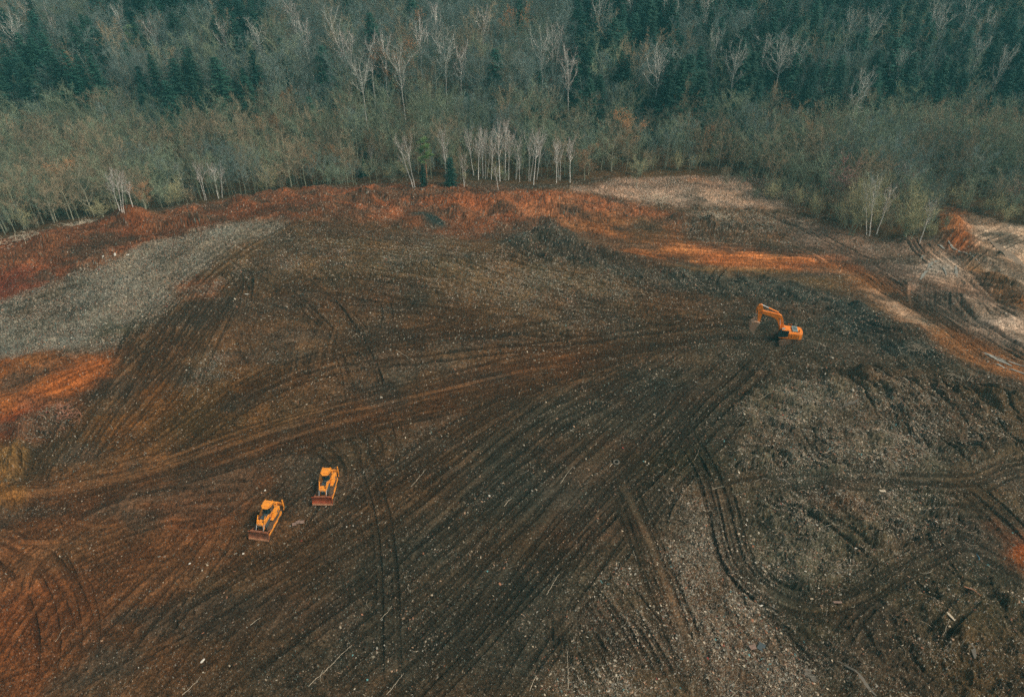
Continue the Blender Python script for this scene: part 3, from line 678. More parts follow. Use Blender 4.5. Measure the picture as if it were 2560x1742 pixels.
def bare_tree(seed, h, base, rad, nl=11, ns=7, nt=13, tw=.05, tl=1.1, spread=.75, stems=1, tr=.16, upd=.5, sub_in_wood=False, lim=.42):
    """trunk with limbs, and a crown of branchlets and twigs"""
    rs = np.random.RandomState(seed); wood = Geo(); cr = Geo(); starts = []
    for st in range(stems):
        lean = rs.randn(2) * (.02 if stems == 1 else .13) * h
        hh = h * (1 if st == 0 else rs.uniform(.75, .98))
        off = rs.randn(2) * (.0 if stems == 1 else .35)
        n = 8; q = np.linspace(0, 1, n)
        pts = np.stack([off[0] + lean[0] * q ** 1.3 + .012 * h * np.cumsum(rs.randn(n)) * .6, off[1] + lean[1] * q ** 1.3 + .012 * h * np.cumsum(rs.randn(n)) * .6, hh * .96 * q - .3], 1)
        r0 = tr * (1 if stems == 1 else .7)
        wood.tube(pts, r0 * (1 - .9 * q) + .012, 6)
        starts.append((pts, hh, r0))
    tot = max(4, nl // stems)
    for pts, hh, r0 in starts:
        az = rs.uniform(0, 6.28)
        for i in range(tot):
            q = base + (.93 - base) * ((i + rs.rand() * .6) / tot)
            k = q * 7; a = int(min(6, k)); p = pts[a] * (1 - (k - a)) + pts[a + 1] * (k - a)
            az += 2.4 + rs.randn() * .3
            env = rad * (math.sin(math.pi * min(1, (q - base) / (1 - base) * .55 + .22)) ** .7)
            Ll = env * rs.uniform(.8, 1.2) + .4
            el0 = spread * rs.uniform(.4, 1.0)
            P_ = [p]; d = unit(az, el0); m = 5
            for j in range(m):
                d = d + np.array([0, 0, upd * .35]) + rs.randn(3) * .12; d /= np.linalg.norm(d); P_.append(P_[-1] + d * Ll * 1.25 / m)
            P_ = np.array(P_); rr = max(.02, r0 * lim * (1 - q * .6)); wood.tube(P_, rr * (1 - .82 * np.linspace(0, 1, m + 1)) + .006, 4)
            for j in range(ns):
                q2 = .25 + .75 * (j + rs.rand()) / ns; k2 = q2 * m; b = int(min(m - 1, k2)); pp = P_[b] * (1 - (k2 - b)) + P_[b + 1] * (k2 - b)
                dd = (P_[b + 1] - P_[b]); dd /= np.linalg.norm(dd); dd = dd * .7 + rs.randn(3) * .55 + np.array([0, 0, upd * .6]); dd /= np.linalg.norm(dd)
                L2 = Ll * rs.uniform(.28, .55) * (1.15 - .4 * q2) + .3
                e = pp + dd * L2; mid = pp + dd * L2 * .5 + rs.randn(3) * L2 * .07
                (wood if sub_in_wood else cr).tube([pp, mid, e], [rr * .32 + .012, rr * .2 + .01, .008], 3)
                for t_ in range(int(nt * 1.25)):
                    q3 = rs.rand(); s0 = pp + (e - pp) * q3; tdir = dd * .6 + rs.randn(3) * .6 + np.array([0, 0, upd * .5])
                    cr.twig(s0, tdir, tl * rs.uniform(.5, 1.25), tw * rs.uniform(.6, 1.3) * .62, rs)
    for pts, hh, r0 in starts:      # the leader's own twigs
        for t_ in range(nt * 6):
            q = rs.uniform(max(base, .35), 1); k = q * 7; a = int(min(6, k)); p = pts[a] * (1 - (k - a)) + pts[a + 1] * (k - a)
            cr.twig(p, rs.randn(3) * .7 + np.array([0, 0, .9]), tl * rs.uniform(.6, 1.4), tw * .62, rs)
    return wood, cr
def spruce_tree(seed, h, rad, dens=1.0):
    rs = np.random.RandomState(seed); wood = Geo(); cr = Geo()
    q = np.linspace(0, 1, 6); wood.tube(np.stack([0 * q, 0 * q, h * q - .3], 1), .24 * (1 - .95 * q) + .01, 6)
    z = .10 * h; az = 0
    while z < h * .995:
        t = z / h; L = rad * (1 - t) ** .55 * (1 + .12 * rs.randn()) + .12
        nb = int(7 + 3 * (1 - t))
        for i in range(nb):
            az += 6.283 / nb + rs.randn() * .25; l = L * rs.uniform(.65, 1.2)
            if rs.rand() < .07: continue
            droop = -.15 - .35 * (1 - t); d = unit(az, droop * rs.uniform(.5, 1.3))
            p = np.array([0, 0, z + rs.randn() * .1]); n = max(3, int(l * 3.2 * dens))
            for k in range(n):
                f = (k + .6) / n; b = p + d * l * f; b[2] += .25 * l * f * f * (.8 if t > .3 else 1)
                for sgn in (-1, 1):
                    sd_ = np.array([-d[1], d[0], 0]) * sgn; dd = d * .8 + sd_ * rs.uniform(.4, .9) + np.array([0, 0, -.35 + .25 * rs.randn()])
                    cr.leafy(b, dd, (.45 + .42 * l * (1 - f) * .6) * rs.uniform(.8, 1.3), .26 * rs.uniform(.7, 1.3))
            cr.leafy(p + d * l * .1, d, l * 1.0, .34)
        z += (.36 + .30 * (1 - t)) * rs.uniform(.8, 1.2)
    for i in range(8): cr.leafy(np.array([0, 0, h * .95]), unit(i * .9, .9), .5, .14)
    return wood, cr
def pine_tree(seed, h, rad):
    rs = np.random.RandomState(seed); wood = Geo(); cr = Geo()
    q = np.linspace(0, 1, 7); pts = np.stack([.02 * h * np.sin(q * 3), 0 * q, h * .95 * q - .3], 1); wood.tube(pts, .2 * (1 - .85 * q) + .01, 6)
    for i in range(26):
        f = rs.uniform(.5, 1); az = rs.uniform(0, 6.28); p = np.array([0, 0, h * .95 * f]); L = rad * (1.15 - .75 * ((f - .5) / .5)) * rs.uniform(.6, 1.1)
        d = unit(az, rs.uniform(.0, .5)); e = p + d * L; wood.tube([p, e], [.05, .015], 3)
        for c in range(4):
            cpt = p + d * L * rs.uniform(.45, 1.05) + rs.randn(3) * .25
            for k in range(42):
                v = rs.randn(3); v[2] = abs(v[2]) * .6 + .05; v /= np.linalg.norm(v)
                cr.leafy(cpt + v * rs.uniform(.05, .45), v + rs.randn(3) * .3, rs.uniform(.25, .5), .10)
    return wood, cr
def leaf_tree(seed, h, base, rad, n=2600):
    wood, cr = bare_tree(seed, h, base, rad, nl=9, ns=6, nt=6, tw=.03)
    rs = np.random.RandomState(seed + 9); cv = np.array(cr.v); out = cr
    for i in range(n):
        p = cv[rs.randint(len(cv))] + rs.randn(3) * .16; out.leafy(p, rs.randn(3), rs.uniform(.12, .22), .13)
    return wood, cr

M_bark = mat('grey_bark', (.33, .31, .23), .9, rand=.3, color2=(.22, .24, .15), var=.25, vscale=3)
M_birch = mat('birch_bark', (.86, .82, .74), .6, rand=.15, dirt=(.07, .06, .05), dscale=3.5, damt=.75)
M_dark = mat('spruce_bark', (.08, .055, .04), .9)
M_pineb = mat('pine_bark', (.28, .12, .06), .9, var=.2)
TWG = {
 'grey': mat('grey_twigs', (.175, .22, .20), .85, rand=.42, color2=(.12, .16, .15)),
 'olive': mat('olive_twigs', (.23, .26, .16), .85, rand=.42, color2=(.16, .20, .14)),
 'brown': mat('brown_twigs', (.34, .245, .15), .85, rand=.4, color2=(.21, .185, .125)),
 'rust': mat('rusty_leaves', (.40, .19, .08), .85, rand=.15, color2=(.30, .16, .08)),
 'pink': mat('reddish_twigs', (.50, .25, .20), .85, rand=.12, color2=(.36, .20, .17)),
 'birch': mat('birch_twigs', (.42, .33, .29), .8, rand=.15, color2=(.34, .30, .27)),
 'pale': mat('pale_twigs', (.33, .33, .285), .8, rand=.1),
 'yellow': mat('yellow_twigs', (.44, .40, .22), .8, rand=.12),
 'spruce': mat('spruce_needles', (.010, .050, .038), .75, rand=.4, color2=(.018, .062, .040)),
 'pine': mat('pine_needles', (.13,.22,.07), .7, rand=.1),
}
PROTO = {}
proto_objs = []
def proto(kind, wood, cr, mw, mc):
    a = bpy.data.meshes.new(kind + '_trunk'); a.from_pydata([tuple(v) for v in wood.v], [], wood.f); a.materials.append(mw)
    b = bpy.data.meshes.new(kind + '_crown'); b.from_pydata([tuple(v) for v in cr.v], [], cr.f); b.materials.append(mc)
    for m in (a, b): m.update()
    PROTO.setdefault(kind, []).append((a, b, mw, mc, wood, cr))
for i in range(5): proto('grey', *bare_tree(100 + i, 17, .38, 3.6 + .25 * i, nl=12, tl=1.15), M_bark, TWG['grey'])
for i in range(4): proto('olive', *bare_tree(120 + i, 13, .28, 3.7 + .3 * i, nl=12, ns=7, nt=14, tl=1.0), M_bark, TWG['olive'])
for i in range(3): proto('brown', *bare_tree(140 + i, 12, .25, 3.4 + .3 * i, nl=12, ns=7, nt=14, tl=1.0), M_bark, TWG['brown'])
for i in range(2): proto('rust', *leaf_tree(160 + i, 10, .22, 3.2), M_bark, TWG['rust'])
proto('pink', *bare_tree(170, 8, .16, 3.6, nl=14, ns=8, nt=18, tl=.9, tw=.045, stems=3, spread=.9), M_bark, TWG['pink'])
for i in range(4): proto('birch', *bare_tree(180 + i, 17, .42 + .03 * i, 2.7 + .25 * i, nl=13, ns=6, nt=13, tw=.036, tl=1.0, tr=.22, spread=1.0, upd=.8, lim=.62, sub_in_wood=True, stems=1 if i % 2 == 0 else 2), M_birch, TWG['birch'])
for i in range(4): proto('palebirch', *bare_tree(190 + i, 19, .46 + .04 * i, 3.1 + .35 * i, nl=14, ns=6, nt=16, tw=.034, tl=1.1, tr=.19, spread=1.0, upd=.85, lim=.40, sub_in_wood=True), M_birch, TWG['pale'])
for i in range(4): proto('bush', *bare_tree(200 + i, 5.2, .12, 2.6, nl=14, ns=6, nt=15, tw=.035, tl=.8, stems=4, spread=1.0, tr=.08), M_bark, TWG[['yellow', 'olive', 'brown', 'yellow'][i]])
for i in range(5): proto('spruce', *spruce_tree(220 + i, 23, 4.3 + .3 * i), M_dark, TWG['spruce'])
proto('youngspruce', *spruce_tree(240, 9, 2.1), M_dark, TWG['spruce'])
proto('pine', *pine_tree(250, 14, 2.3), M_pineb, TWG['pine'])
PH = dict(grey=17, olive=13, brown=12, rust=10, pink=8, birch=17, palebirch=19, bush=5.2, spruce=23, youngspruce=9, pine=14)
print('protos ok')

NAME = dict(grey='bare_tree', olive='bare_tree', brown='bare_tree', rust='bare_tree', pink='willow_bush', birch='birch_tree', palebirch='birch_tree', bush='leafless_bush',
            spruce='spruce_tree', youngspruce='spruce_tree', pine='pine_tree')
CAT = dict(grey='tree', olive='tree', brown='tree', rust='tree', pink='bush', birch='birch', palebirch='birch', bush='bush', spruce='spruce', youngspruce='spruce', pine='pine')
trs = random.Random(3)
def plant(kind, x, y, h, label, group=None, lean=(0, 0), var=None, wide=1.0, sink=.0):
    a, b, mw, mc, _, _ = PROTO[kind][var if var is not None else trs.randrange(len(PROTO[kind]))]
    s = h / PH[kind]
    r = thing(NAME[kind], label, CAT[kind], (x, y, ground_z(x, y) - sink), trs.uniform(0, 6.28), group)
    r.scale = (s * wide, s * wide, s)
    if lean[0] or lean[1]:
        r.rotation_mode = 'ZYX'; r.rotation_euler = (-lean[1], lean[0], trs.uniform(0, 6.28))
    for nm, me in (('trunk', a), ('crown', b)):
        o = bpy.data.objects.new(nm, me); COL.objects.link(o); o.parent = r
    return r
ORD = ['first', 'second', 'third', 'fourth', 'fifth', 'sixth', 'seventh', 'eighth', 'ninth', 'tenth', 'eleventh', 'twelfth', 'thirteenth', 'fourteenth', 'fifteenth',
       'sixteenth', 'seventeenth', 'eighteenth', 'nineteenth', 'twentieth', 'twenty-first', 'twenty-second', 'twenty-third', 'twenty-fourth', 'twenty-fifth', 'twenty-sixth',
       'twenty-seventh', 'twenty-eighth', 'twenty-ninth', 'thirtieth', 'thirty-first', 'thirty-second', 'thirty-third', 'thirty-fourth', 'thirty-fifth', 'thirty-sixth',
       'thirty-seventh', 'thirty-eighth', 'thirty-ninth', 'fortieth', 'forty-first', 'forty-second', 'forty-third', 'forty-fourth', 'forty-fifth', 'forty-sixth', 'forty-seventh', 'forty-eighth', 'forty-ninth', 'fiftieth']
taken = []
def by_base(bx, by, tx_, ty_):
    """ground point seen at the base pixel; the height and lean that bring its top to the top pixel"""
    x, y = hit(bx, by); z = ground_z(x, y); lo, hi = 2.0, 40.0
    for _ in range(30):
        m = (lo + hi) / 2
        if to_px(x, y, z + m)[1] > ty_: lo = m
        else: hi = m
    px0 = to_px(x, y, z + lo)[0]; dep = y * cp + (CAM_H - z - lo) * sp_
    return x, y, lo, math.atan2((tx_ - px0) * dep / FPX, lo)
def by_top(tx_, ty_, h):
    d = ray(tx_, ty_); d = d / np.linalg.norm(d); t = np.arange(150, 620, .5)
    x = d[0] * t; y = d[1] * t; z = CAM_H + d[2] * t; b = np.nonzero(z < macro(x, y) + h)[0]
    i = b[0] if len(b) else len(t) - 1
    return float(x[i]), float(y[i])
EDGE_B = [(1117,461,1107,333,1),(1158,469,1152,388,1),(1183,440,1167,329,1),(1197,452,1190,342,1),(1208,446,1203,328,1),(1214,446,1213,326,1),(1229,450,1233,352,1),(1245,481,1243,415,1),
          (1249,455,1246,312,1),(1258,452,1260,310,1),(1270,452,1274,334,1),(1291,452,1288,341,1),(1299,456,1298,392,1),(1322,452,1324,334,1),(1333,462,1344,333,1),(1342,450,1356,330,1),(1391,456,1393,356,1),(1400,452,1402,358,1),(1424,456,1425,350,1)]
for k, (bx, by, tx_, ty_, _) in enumerate(EDGE_B):
    x, y, h, ln = by_base(bx, by, tx_, ty_); taken.append((x, y))
    plant('birch', x, y, h * 1.02, 'white birch in the clump above the red cut, %s of nineteen from the left' % ORD[k], 'birches above the red cut', (ln, 0), k % 4, .8)
LEFT_B = [(203,492,180,414),(310,531,290,423),(300,530,270,438),(334,527,320,446),(463,484,443,414),(513,504,494,414),(546,498,529,414),(556,497,551,419),(929,430,926,363),(1036,470,1011,347)]
for k, (bx, by, tx_, ty_) in enumerate(LEFT_B):
    x, y, h, ln = by_base(bx, by, tx_, ty_); taken.append((x, y))
    plant('birch', x, y, h * 1.02, 'white birch in scrub behind the red rim, %s of ten from the left' % ORD[k], 'birches behind the red rim', (ln, 0), k % 4, .95)
FAR_B = [(59,-5),(24,43),(110,31),(290,16),(372,59),(555,65),(643,63),(718,-4),(759,35),(814,31),(857,86),(858,92),(920,98),(954,90),(999,133),(1044,59),(1101,8),(1148,122),(1203,24),
         (1360,82),(1430,130),(1497,8),(1580,-12),(1684,-4),(1770,-4),(1791,86),(1848,122),(1934,98),(1958,114),(2001,122),(2130,31),(2189,31),(2346,12),(2366,31),(2432,-2),(2476,39),(2468,102),(2523,122),(2248,133),(2154,184),(1110,90),(900,150),(1645,140),(1390,60)]
FAR_B.sort(); FARB = []
for k, (tx_, ty_) in enumerate(FAR_B):
    big = (k % 3 == 0) or tx_ > 1500
    h = trs.uniform(22, 27); x, y = by_top(tx_, ty_, h); taken.append((x, y)); FARB.append((x, y))
    plant('palebirch' if big else 'birch', x, y, h, 'pale birch rising from the hillside forest, %s of forty-four from the left' % ORD[k], 'birches on the wooded hillside',
          (trs.uniform(-.05, .05), 0), None, 1.05 if big else .9)
ISL = [(2172,594,2189,443,'palebirch','tallest pale-stemmed birch leaning slightly in the thicket at the pit corner'),(2166,590,2172,452,'palebirch','straight pale-stemmed birch beside the tallest one at the pit corner'),
       (2191,586,2232,470,'birch','slim birch behind the two pale stems at the pit corner'),(2297,612,2334,506,'birch','thin white birch leaning over the black mud by the red mound')]
for bx, by, tx_, ty_, kd, lb in ISL:
    x, y, h, ln = by_base(bx, by, tx_, ty_); taken.append((x, y)); plant(kd, x, y, h, lb, None, (ln, 0), 0, .9)
# trees and bushes one can point to
def single(kind, bx, by, tx_, ty_, lb, wide=1.0, var=None, group=None):
    x, y, h, ln = by_base(bx, by, tx_, ty_); taken.append((x, y)); plant(kind, x, y, h, lb, group, (0, 0), var, wide)
single('pine', 1068, 466, 1066, 343, 'bright green pine standing alone at the edge of the red bank', 1.0)
single('youngspruce', 1128, 464, 1129, 392, 'small dark spruce right behind the first birches of the clump', 1.1)
single('youngspruce', 1060, 466, 1055, 410, 'small dark spruce at the foot of the bright green pine', 1.0)
single('youngspruce', 909, 440, 908, 392, 'small dark conifer among thin trees behind the red bank', 1.2)
single('olive', 1590, 468, 1590, 403, 'little round leafless tree alone on the tan grass', 1.0, 0)
single('rust', 1462, 450, 1462, 372, 'rusty-leaved round tree right of the birch clump', 1.25)
single('rust', 365, 524, 362, 462, 'orange-leaved bush behind the red rim beside white birches', 1.3)
single('rust', 1560, 400, 1585, 292, 'orange-brown crown above the grey scrub near the tan grass', 1.3)
single('pink', 2095, 520, 2093, 422, 'broad reddish willow bush behind the pit edge', 1.0)
single('pink', 2250, 500, 2240, 430, 'smaller reddish bush behind the thicket at the pit corner', 1.0)
single('pink', 2520, 520, 2530, 470, 'dark red bush near the far corner mound', 1.0)
single('olive', 1975, 500, 1980, 400, 'leafless tree with dark trunk in front of tan ground, the tallest there', 1.0, 1)
single('olive', 1997, 500, 2040, 405, 'leafless round tree beside the reddish willow bush', 1.0, 2)
single('brown', 2490, 528, 2500, 440, 'brownish round tree beyond the brown far corner mound', 1.2, 1)
single('olive', 2420, 525, 2425, 440, 'olive leafless tree behind the brown far corner mound', 1.4, 1)
single('bush', 2130, 588, 2140, 475, 'tall greenish bush at the near end of the pit corner thicket', .8, 0)
single('bush', 2105, 570, 2100, 500, 'low brownish bush at the outer side of the pit corner thicket', 1.0, 2)
single('bush', 2265, 600, 2270, 500, 'spreading olive bush in the thicket next to the leaning birch', 1.0, 3)
single('bush', 2150, 560, 2150, 470, 'thin olive bush at the back of the two pale stems', 1.0, 0)
single('yellowtree' if False else 'grey', 2315, 345, 2342, 225, 'yellowish tall tree standing out of the grey wood', .9, 2)
single('pine', 2287, 215, 2295, 72, 'blue-green pine with a bare trunk high in the dark spruces', 1.1)
xx, yy = by_top(322, 60, 20); taken.append((xx, yy)); plant('pine', xx, yy, 20, 'yellow-green pine crown among dark spruces high in the forest', None, (0, 0), 0, 1.1)

srs = random.Random(12)
belt = [(1760,470),(1850,512),(1930,520),(2010,535),(2080,570),(2140,590),(2230,604),(2330,600),(2400,545),(2470,545),(2540,560)]
BL = ['yellow-green', 'tan', 'olive']
for k in range(34):
    q = srs.uniform(0, len(belt) - 1.01); i = int(q); f = q - i
    bx = belt[i][0] * (1 - f) + belt[i + 1][0] * f + srs.uniform(-12, 12); by = belt[i][1] * (1 - f) + belt[i + 1][1] * f - srs.uniform(0, 38)
    x, y = hit(bx, by); kd = srs.choice(['bush', 'bush', 'bush', 'brown', 'olive'])
    plant(kd, x, y, srs.uniform(2.6, 5.5) if kd == 'bush' else srs.uniform(5, 8.5), 'bare scrub bush, one of many alike in the ragged belt along the pit edge' if kd == 'bush' else 'small bare tree, one of many alike in the ragged belt along the pit edge',
          'scrub along the pit edge' if kd == 'bush' else 'small trees along the pit edge', (0, 0), None, srs.uniform(.7, 1.15))
# spruces that stand out, by their tops
for tx_, ty_, h, lb in [(1238,118,25,'tall dark spruce standing alone in the bare grey wood'),(1473,114,26,'dark spruce at the corner where the conifers begin'),(1572,137,25,'dark spruce in front of the conifer stand'),
                        (1636,43,24,'pointed spruce deep in the conifer stand'),(1876,60,24,'pointed spruce crown rising between two bare birches'),(1887,128,25,'broad light-topped spruce beside a bent bare trunk'),
                        (1821,143,20,'slim pointed spruce beside a bare birch'),(455,140,24,'broad spruce reaching down to the grey scrub'),(480,200,22,'dark spruce just below the broad one near the scrub')]:
    x, y = by_top(tx_, ty_, h); taken.append((x, y)); plant('spruce', x, y, h, lb, None, (0, 0), None, 1.15)
for tx_, ty_ in [(1335,262),(1350,285),(1392,268),(1408,300),(1372,300),(1320,290)]:
    x, y = by_top(tx_, ty_, 11); taken.append((x, y)); plant('youngspruce', x, y, 11, 'small dark spruce in the cluster behind the birch clump', 'small spruces behind the birches', (0, 0), None, 1.3)

# ---- the mass of the wood
frs = np.random.RandomState(9)
cand = []
SP = 4.3
for iy in range(int(230 / SP)):
    yv = 165 + iy * SP
    hw_ = .92 * (.829 * yv + 42.5) + 16
    for ix in range(int(2 * hw_ / SP)):
        x = -hw_ + ix * SP + frs.uniform(-2.1, 2.1) + (iy % 2) * SP / 2; y = yv + frs.uniform(-2.1, 2.1)
        if float(behind_edge(x, y)) < .8: continue
        cand.append((x, y))
cand = np.array(cand)
zz = macro(cand[:, 0], cand[:, 1])
TK = np.array(taken); FA = np.array(FARB); EB = TK[:len(EDGE_B) + len(LEFT_B)]
plants = []
for (x, y), z in zip(cand, zz):
    dmin = np.min((TK[:, 0] - x) ** 2 + (TK[:, 1] - y) ** 2)
    if dmin < 4: continue
    dx_ = np.abs(EB[:, 0] - x * EB[:, 1] / y); dy_ = EB[:, 1] - y
    if np.any((dx_ < 2.6) & (dy_ > -1) & (dy_ < 14)) and frs.rand() < .9: continue
    dx_ = np.abs(FA[:, 0] - x * FA[:, 1] / y); dy_ = FA[:, 1] - y
    if np.any((dx_ < 3.2) & (dy_ > -1) & (dy_ < 13)) and frs.rand() < .85: continue
    be_ = float(behind_edge(x, y)); px, py = to_px(x, y, z + 12)
    if py < -260: continue
    n1 = float(vnoise(x * .035, y * .035, 71)); n2 = float(vnoise(x * .06, y * .06, 75)); n3 = frs.rand()
    # tan grass and the clearing behind it stay open
    if 1440 < px < 2080 and be_ < 7 and n3 < .62: continue
    if 1380 < px < 1440 and be_ < 4: continue
    pc = .0 if py > 300 else .02
    if py < 270:
        if px > 1430: pc = .74 + .3 * n1
        elif px < 680: pc = .52 + .5 * n1
        else: pc = .05
    elif py < 330:
        if px > 1430 and py < 310: pc = .22 + .3 * n1
        elif px < 500 and py < 300: pc = .12 + .3 * n1
    if px > 1430 and py < 255 and n2 < -.35: pc *= .35
    if frs.rand() < pc:
        plants.append(('spruce', x, y, frs.uniform(14, 29))); continue
    if be_ < 6: h = frs.uniform(7, 11)
    elif be_ < 26: h = frs.uniform(10, 15)
    else: h = frs.uniform(13, 18) if py > 230 else frs.uniform(16, 23)
    if dmin < 25 and be_ < 20: h *= .7
    r_ = frs.rand()
    if be_ < 8 and r_ < .4: kind = 'bush'; h = frs.uniform(3.5, 6.5)
    elif py < 260: kind = 'grey' if r_ < .8 else ('olive' if r_ < .92 else 'brown')
    elif n2 > .1: kind = 'brown' if r_ < .6 else 'olive'
    else: kind = 'olive' if r_ < .5 else ('grey' if r_ < .85 else 'brown')
    if px > 800 and be_ < 12: h *= .85
    if frs.rand() < .007: kind = 'rust'
    plants.append((kind, x, y, h))
# undergrowth between the trees
for (x, y), z in zip(cand, zz):
    if frs.rand() < .2 and float(behind_edge(x, y)) > 3:
        px, py = to_px(x, y, z)
        if py > 120 and not (1440 < px < 2080 and float(behind_edge(x, y)) < 7): plants.append(('bush', x + frs.uniform(-2, 2), y + frs.uniform(-2, 2), frs.uniform(2, 4)))
print('wood', len(plants))
LB = dict(grey='bare grey deciduous tree, one of the many alike filling the wood behind the tip', olive='olive-grey leafless tree, one of the many alike in the wood beyond the tip',
          brown='brownish leafless tree, one of many alike mixed into the grey wood', rust='tree still holding rusty leaves in the grey wood', bush='leafless bush, one of many alike in the scrub along the forest edge',
          spruce='dark green spruce, one of the many alike making up the conifer stands')
GR = dict(grey='bare grey trees of the wood', olive='olive leafless trees of the wood', brown='brownish leafless trees of the wood', rust='rusty-leaved trees in the wood', bush='bushes along the forest edge', spruce='spruces of the conifer stands')
plants.sort(key=lambda p: p[1] ** 2 + p[2] ** 2)
cnt = {}; rest = []
LIM = dict(grey=110, olive=110, brown=60, rust=20, bush=280, spruce=280)
for kind, x, y, h in plants:
    px, py = to_px(x, y, float(macro(x, y)) + h * .8)
    if -30 < px < 2590 and py > -20 and cnt.get(kind, 0) < LIM[kind]:
        cnt[kind] = cnt.get(kind, 0) + 1
        plant(kind, x, y, h, LB[kind], GR[kind], (trs.uniform(-.05, .05), trs.uniform(-.05, .05)), None, trs.uniform(.75, 1.35))
    else: rest.append((kind, x, y, h))
print('individual', cnt, 'mass', len(rest))
# the rest: one object that scatters whole trees
pc_ = bpy.data.collections.new('woodland_kinds')
order = []
def joined(kind, i):
    a, b, mw, mc, wood, cr = PROTO[kind][i]
    me = bpy.data.meshes.new('wood_kind'); nv = len(wood.v)
    me.from_pydata([tuple(v) for v in wood.v] + [tuple(v) for v in cr.v], [], list(wood.f) + [tuple(k + nv for k in f) for f in cr.f])
    me.materials.append(mw); me.materials.append(mc)
    me.polygons.foreach_set('material_index', np.r_[np.zeros(len(wood.f), np.int32), np.ones(len(cr.f), np.int32)].astype(np.int32)); me.update()
    o = bpy.data.objects.new('k%02d' % len(order), me); pc_.objects.link(o); order.append((kind, i))
for kd in ('grey', 'olive', 'brown', 'rust', 'bush', 'spruce'):
    for i in range(len(PROTO[kd])): joined(kd, i)
pm = bpy.data.meshes.new('distant_forest')
pts = []; ids = []; scl = []; rot = []
zr = height(np.array([r[1] for r in rest]), np.array([r[2] for r in rest]), False)
for (kind, x, y, h), z in zip(rest, zr):
    ch = [k for k, (kk, _) in enumerate(order) if kk == kind]
    pts.append((x, y, z)); ids.append(trs.choice(ch)); scl.append(h / PH[kind]); rot.append(trs.uniform(0, 6.28))
pm.from_pydata(pts, [], [])
for nm, tp, dat in (('kid', 'INT', ids), ('scl', 'FLOAT', scl), ('rot', 'FLOAT', rot)):
    at = pm.attributes.new(nm, tp, 'POINT'); at.data.foreach_set('value', dat)
fo = bpy.data.objects.new('distant_forest', pm); COL.objects.link(fo)
tag(fo, 'far wood of bare trees and spruces covering the hillside, too many to count', 'forest', kind='stuff')
ng = bpy.data.node_groups.new('scatter_trees', 'GeometryNodeTree')
ng.interface.new_socket('Geometry', in_out='INPUT', socket_type='NodeSocketGeometry'); ng.interface.new_socket('Geometry', in_out='OUTPUT', socket_type='NodeSocketGeometry')
gi = ng.nodes.new('NodeGroupInput'); go = ng.nodes.new('NodeGroupOutput'); iop = ng.nodes.new('GeometryNodeInstanceOnPoints'); ci = ng.nodes.new('GeometryNodeCollectionInfo')
ci.inputs['Collection'].default_value = pc_; ci.inputs['Separate Children'].default_value = True; ci.inputs['Reset Children'].default_value = True
def nattr(n, t):
    a = ng.nodes.new('GeometryNodeInputNamedAttribute'); a.data_type = t; a.inputs['Name'].default_value = n; return a.outputs['Attribute']
ng.links.new(gi.outputs[0], iop.inputs['Points']); ng.links.new(ci.outputs[0], iop.inputs['Instance']); iop.inputs['Pick Instance'].default_value = True
ng.links.new(nattr('kid', 'INT'), iop.inputs['Instance Index']); ng.links.new(nattr('scl', 'FLOAT'), iop.inputs['Scale'])
cx_ = ng.nodes.new('ShaderNodeCombineXYZ'); ng.links.new(nattr('rot', 'FLOAT'), cx_.inputs['Z']); ng.links.new(cx_.outputs[0], iop.inputs['Rotation'])
ng.links.new(iop.outputs[0], go.inputs[0])
md = fo.modifiers.new('scatter', 'NODES'); md.node_group = ng

# ------------------------------------------------------------------ dry grass on the open ground by the pit
grs = np.random.RandomState(31)
gp = [hit(a, b) for a, b in [(1420,474),(1556,446),(1850,440),(2080,470),(2010,512),(1850,522),(1680,514),(1540,492)]]
gxmin, gxmax = min(p[0] for p in gp), max(p[0] for p in gp); gymin, gymax = min(p[1] for p in gp), max(p[1] for p in gp)
ax_ = grs.uniform(gxmin, gxmax, 60000); ay_ = grs.uniform(gymin, gymax, 60000)
k = inpoly(gp, ax_, ay_) & (grs.rand(60000) < .12 + .6 * sstep(-.25, .3, fbm(ax_, ay_, .18, 3, 44))); ax_, ay_ = ax_[k], ay_[k]; n = len(ax_); az_ = height(ax_, ay_)
hh = .25 + .6 * grs.rand(n) ** 2; an = grs.rand(n) * 6.283; w = .07; ln_ = grs.randn(n, 2) * .35
V = np.stack([np.stack([ax_ - w * np.cos(an), ay_ - w * np.sin(an), az_ - .05], -1), np.stack([ax_ + w * np.cos(an), ay_ + w * np.sin(an), az_ - .05], -1),
              np.stack([ax_ + ln_[:, 0] * hh, ay_ + ln_[:, 1] * hh, az_ + hh], -1)], 1).reshape(-1, 3)
Fg = np.arange(3 * n).reshape(-1, 3)
gc = np.array([(.56, .42, .31), (.42, .30, .21), (.66, .53, .42)])[grs.choice(3, n)] * (.75 + .5 * grs.rand(n, 1))
tag(mk('dry_grass', V, Fg, M_lit, cols=np.repeat(gc, 3, 0)), 'tan dead grass and reeds on the open ground between red cut and wood', 'dead grass', kind='stuff')


